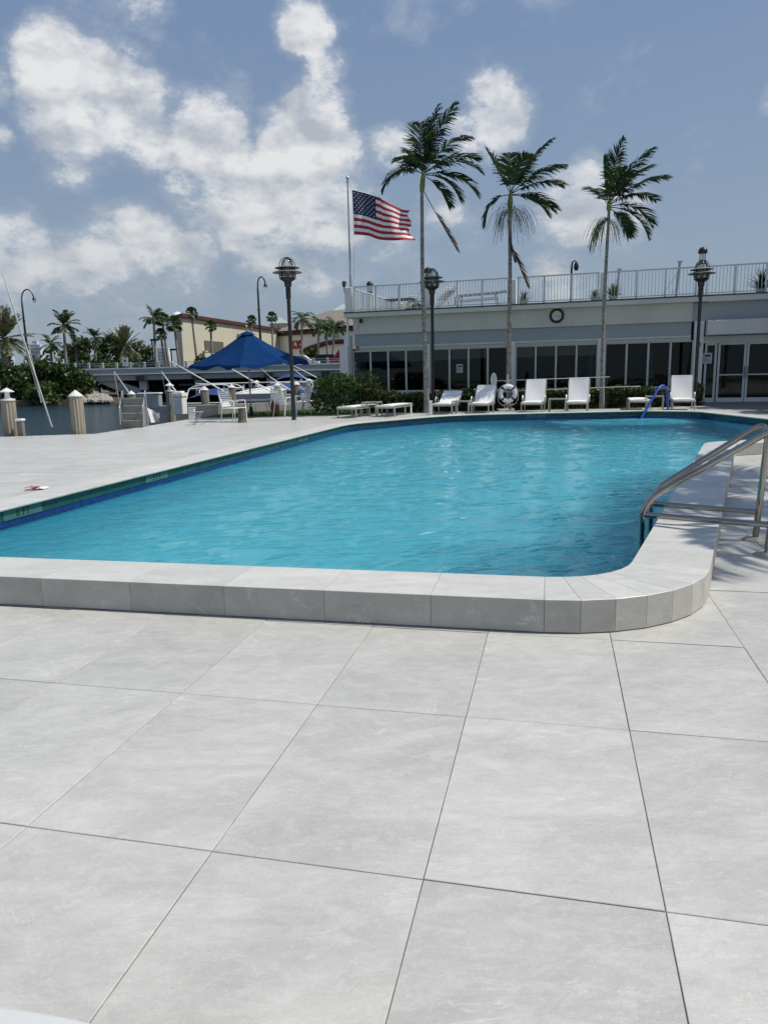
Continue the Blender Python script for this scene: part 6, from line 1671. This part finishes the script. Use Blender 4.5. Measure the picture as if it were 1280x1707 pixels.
tree('dark tree filling the gap under the tallest royal palm', 132, 562, 612, 96, 70, 27, 'broadleaf_tree', 2400, .5, 'tree_leaf', G2, .1, .12)
tree('low rounded tree right above the bridge railing at left', 160, 586, 612, 82, 70, 28, 'broadleaf_tree', 2400, .45, 'tree_leaf2', G2, .1, .1)
tree('spreading tree behind the yellowish date palm', 222, 560, 612, 98, 58, 29, 'broadleaf_tree', 2200, .5, 'tree_leaf', G2, .1, .12)
tree('low hedge like tree right of the date palm', 205, 594, 612, 80, 62, 30, 'broadleaf_tree', 2000, .42, 'tree_leaf', G2, .1, .05)
tree('small tree beneath the tall palm cluster', 250, 598, 612, 92, 40, 31, 'broadleaf_tree', 1200, .42, 'tree_leaf', G2, .1, .05)
tree('small bushy tree against the foot of the beige store', 330, 586, 606, 90, 40, 32, 'broadleaf_tree', 1400, .42, 'tree_leaf2', G2, .1, .05)
tree('low dark tree far left behind the mangroves', 25, 590, 620, 95, 60, 33, 'broadleaf_tree', 1800, .5, 'tree_leaf', G2, .1, .05)
tree('dark green clump between the coconut palms and the store roof', 520, 566, 600, 108, 26, 35, 'broadleaf_tree', 800, .45, 'tree_leaf', G2, .1, .2)
# bank with bare soil and rocks
b = MB(); rr = random.Random(12)
a, c = at(-60, 650, 69), at(60, 650, 69)
b.grid(lambda s_, q: Vector((a.x + (c.x - a.x) * s_, 68.6 + 5.5 * q, -.9 + 1.9 * q ** .6 + .12 * rr.random())), 30, 6); struct(b.build('bank', M['sand_bank']))
rk = []
for k in range(6):
    b = MB(); vs = []
    rr = random.Random(k + 40)
    for i in range(4):
        th = pi * (i + .5) / 4
        for j in range(6): ph = 2 * pi * j / 6 + i; q = rr.uniform(.75, 1.1); vs.append((cos(ph) * sin(th) * q, sin(ph) * sin(th) * q, cos(th) * q * .7))
    fs = [(i * 6 + j, (i + 1) * 6 + j, (i + 1) * 6 + (j + 1) % 6, i * 6 + (j + 1) % 6) for i in range(3) for j in range(6)] + [tuple(range(6)), tuple(range(23, 17, -1))]
    b.add(vs, fs); rk.append(b.mesh('shore_rock', M['rock']))
rr = random.Random(77)
for k in range(130):
    u = rr.uniform(133, 184); f = rr.random(); v = 668.5 - 16 * f * (1 - abs(u - 152) / 48) ; p = at(u, v, 68.6 + 3 * f)
    o = link('shore_rock', rk[k % 6], None, p, rr.uniform(0, 6)); s_ = rr.uniform(.16, .46); o.scale = (s_ * 1.1, s_, s_ * .9); tag(o, 'pale tumbled rock in the pile on the bank beside the left end of the bridge', 'rock', 'pale rocks on the bank by the bridge')
b = MB(); a, c = at(122, 668, 68.6), at(186, 668, 68.6)
b.grid(lambda s_, q: Vector((a.x + (c.x - a.x) * s_, 68.4 + 5 * q, -1.1 + .9 * q * sin(pi * min(1, s_ * .9 + .1)))), 20, 6); struct(b.build('rocky_bank', M['sand_bank']))
# distant shore greenery seen past the stores
b = MB(); rr = random.Random(3); P = []
for k in range(9000):
    x = rr.uniform(-170, 40); y = rr.uniform(190, 215); P.append(Vector((x, y, rr.random() ** 1.3 * (5.5 + 2.5 * sin(x * .13) + 1.5 * sin(x * .41)))))
leaves(b, P, 1.1, rr, 1.3, .3); o = b.build('distant_trees', M['tree_leaf']); tag(o, 'dark far-off line of trees along the horizon at the left', 'trees'); o['kind'] = 'stuff'
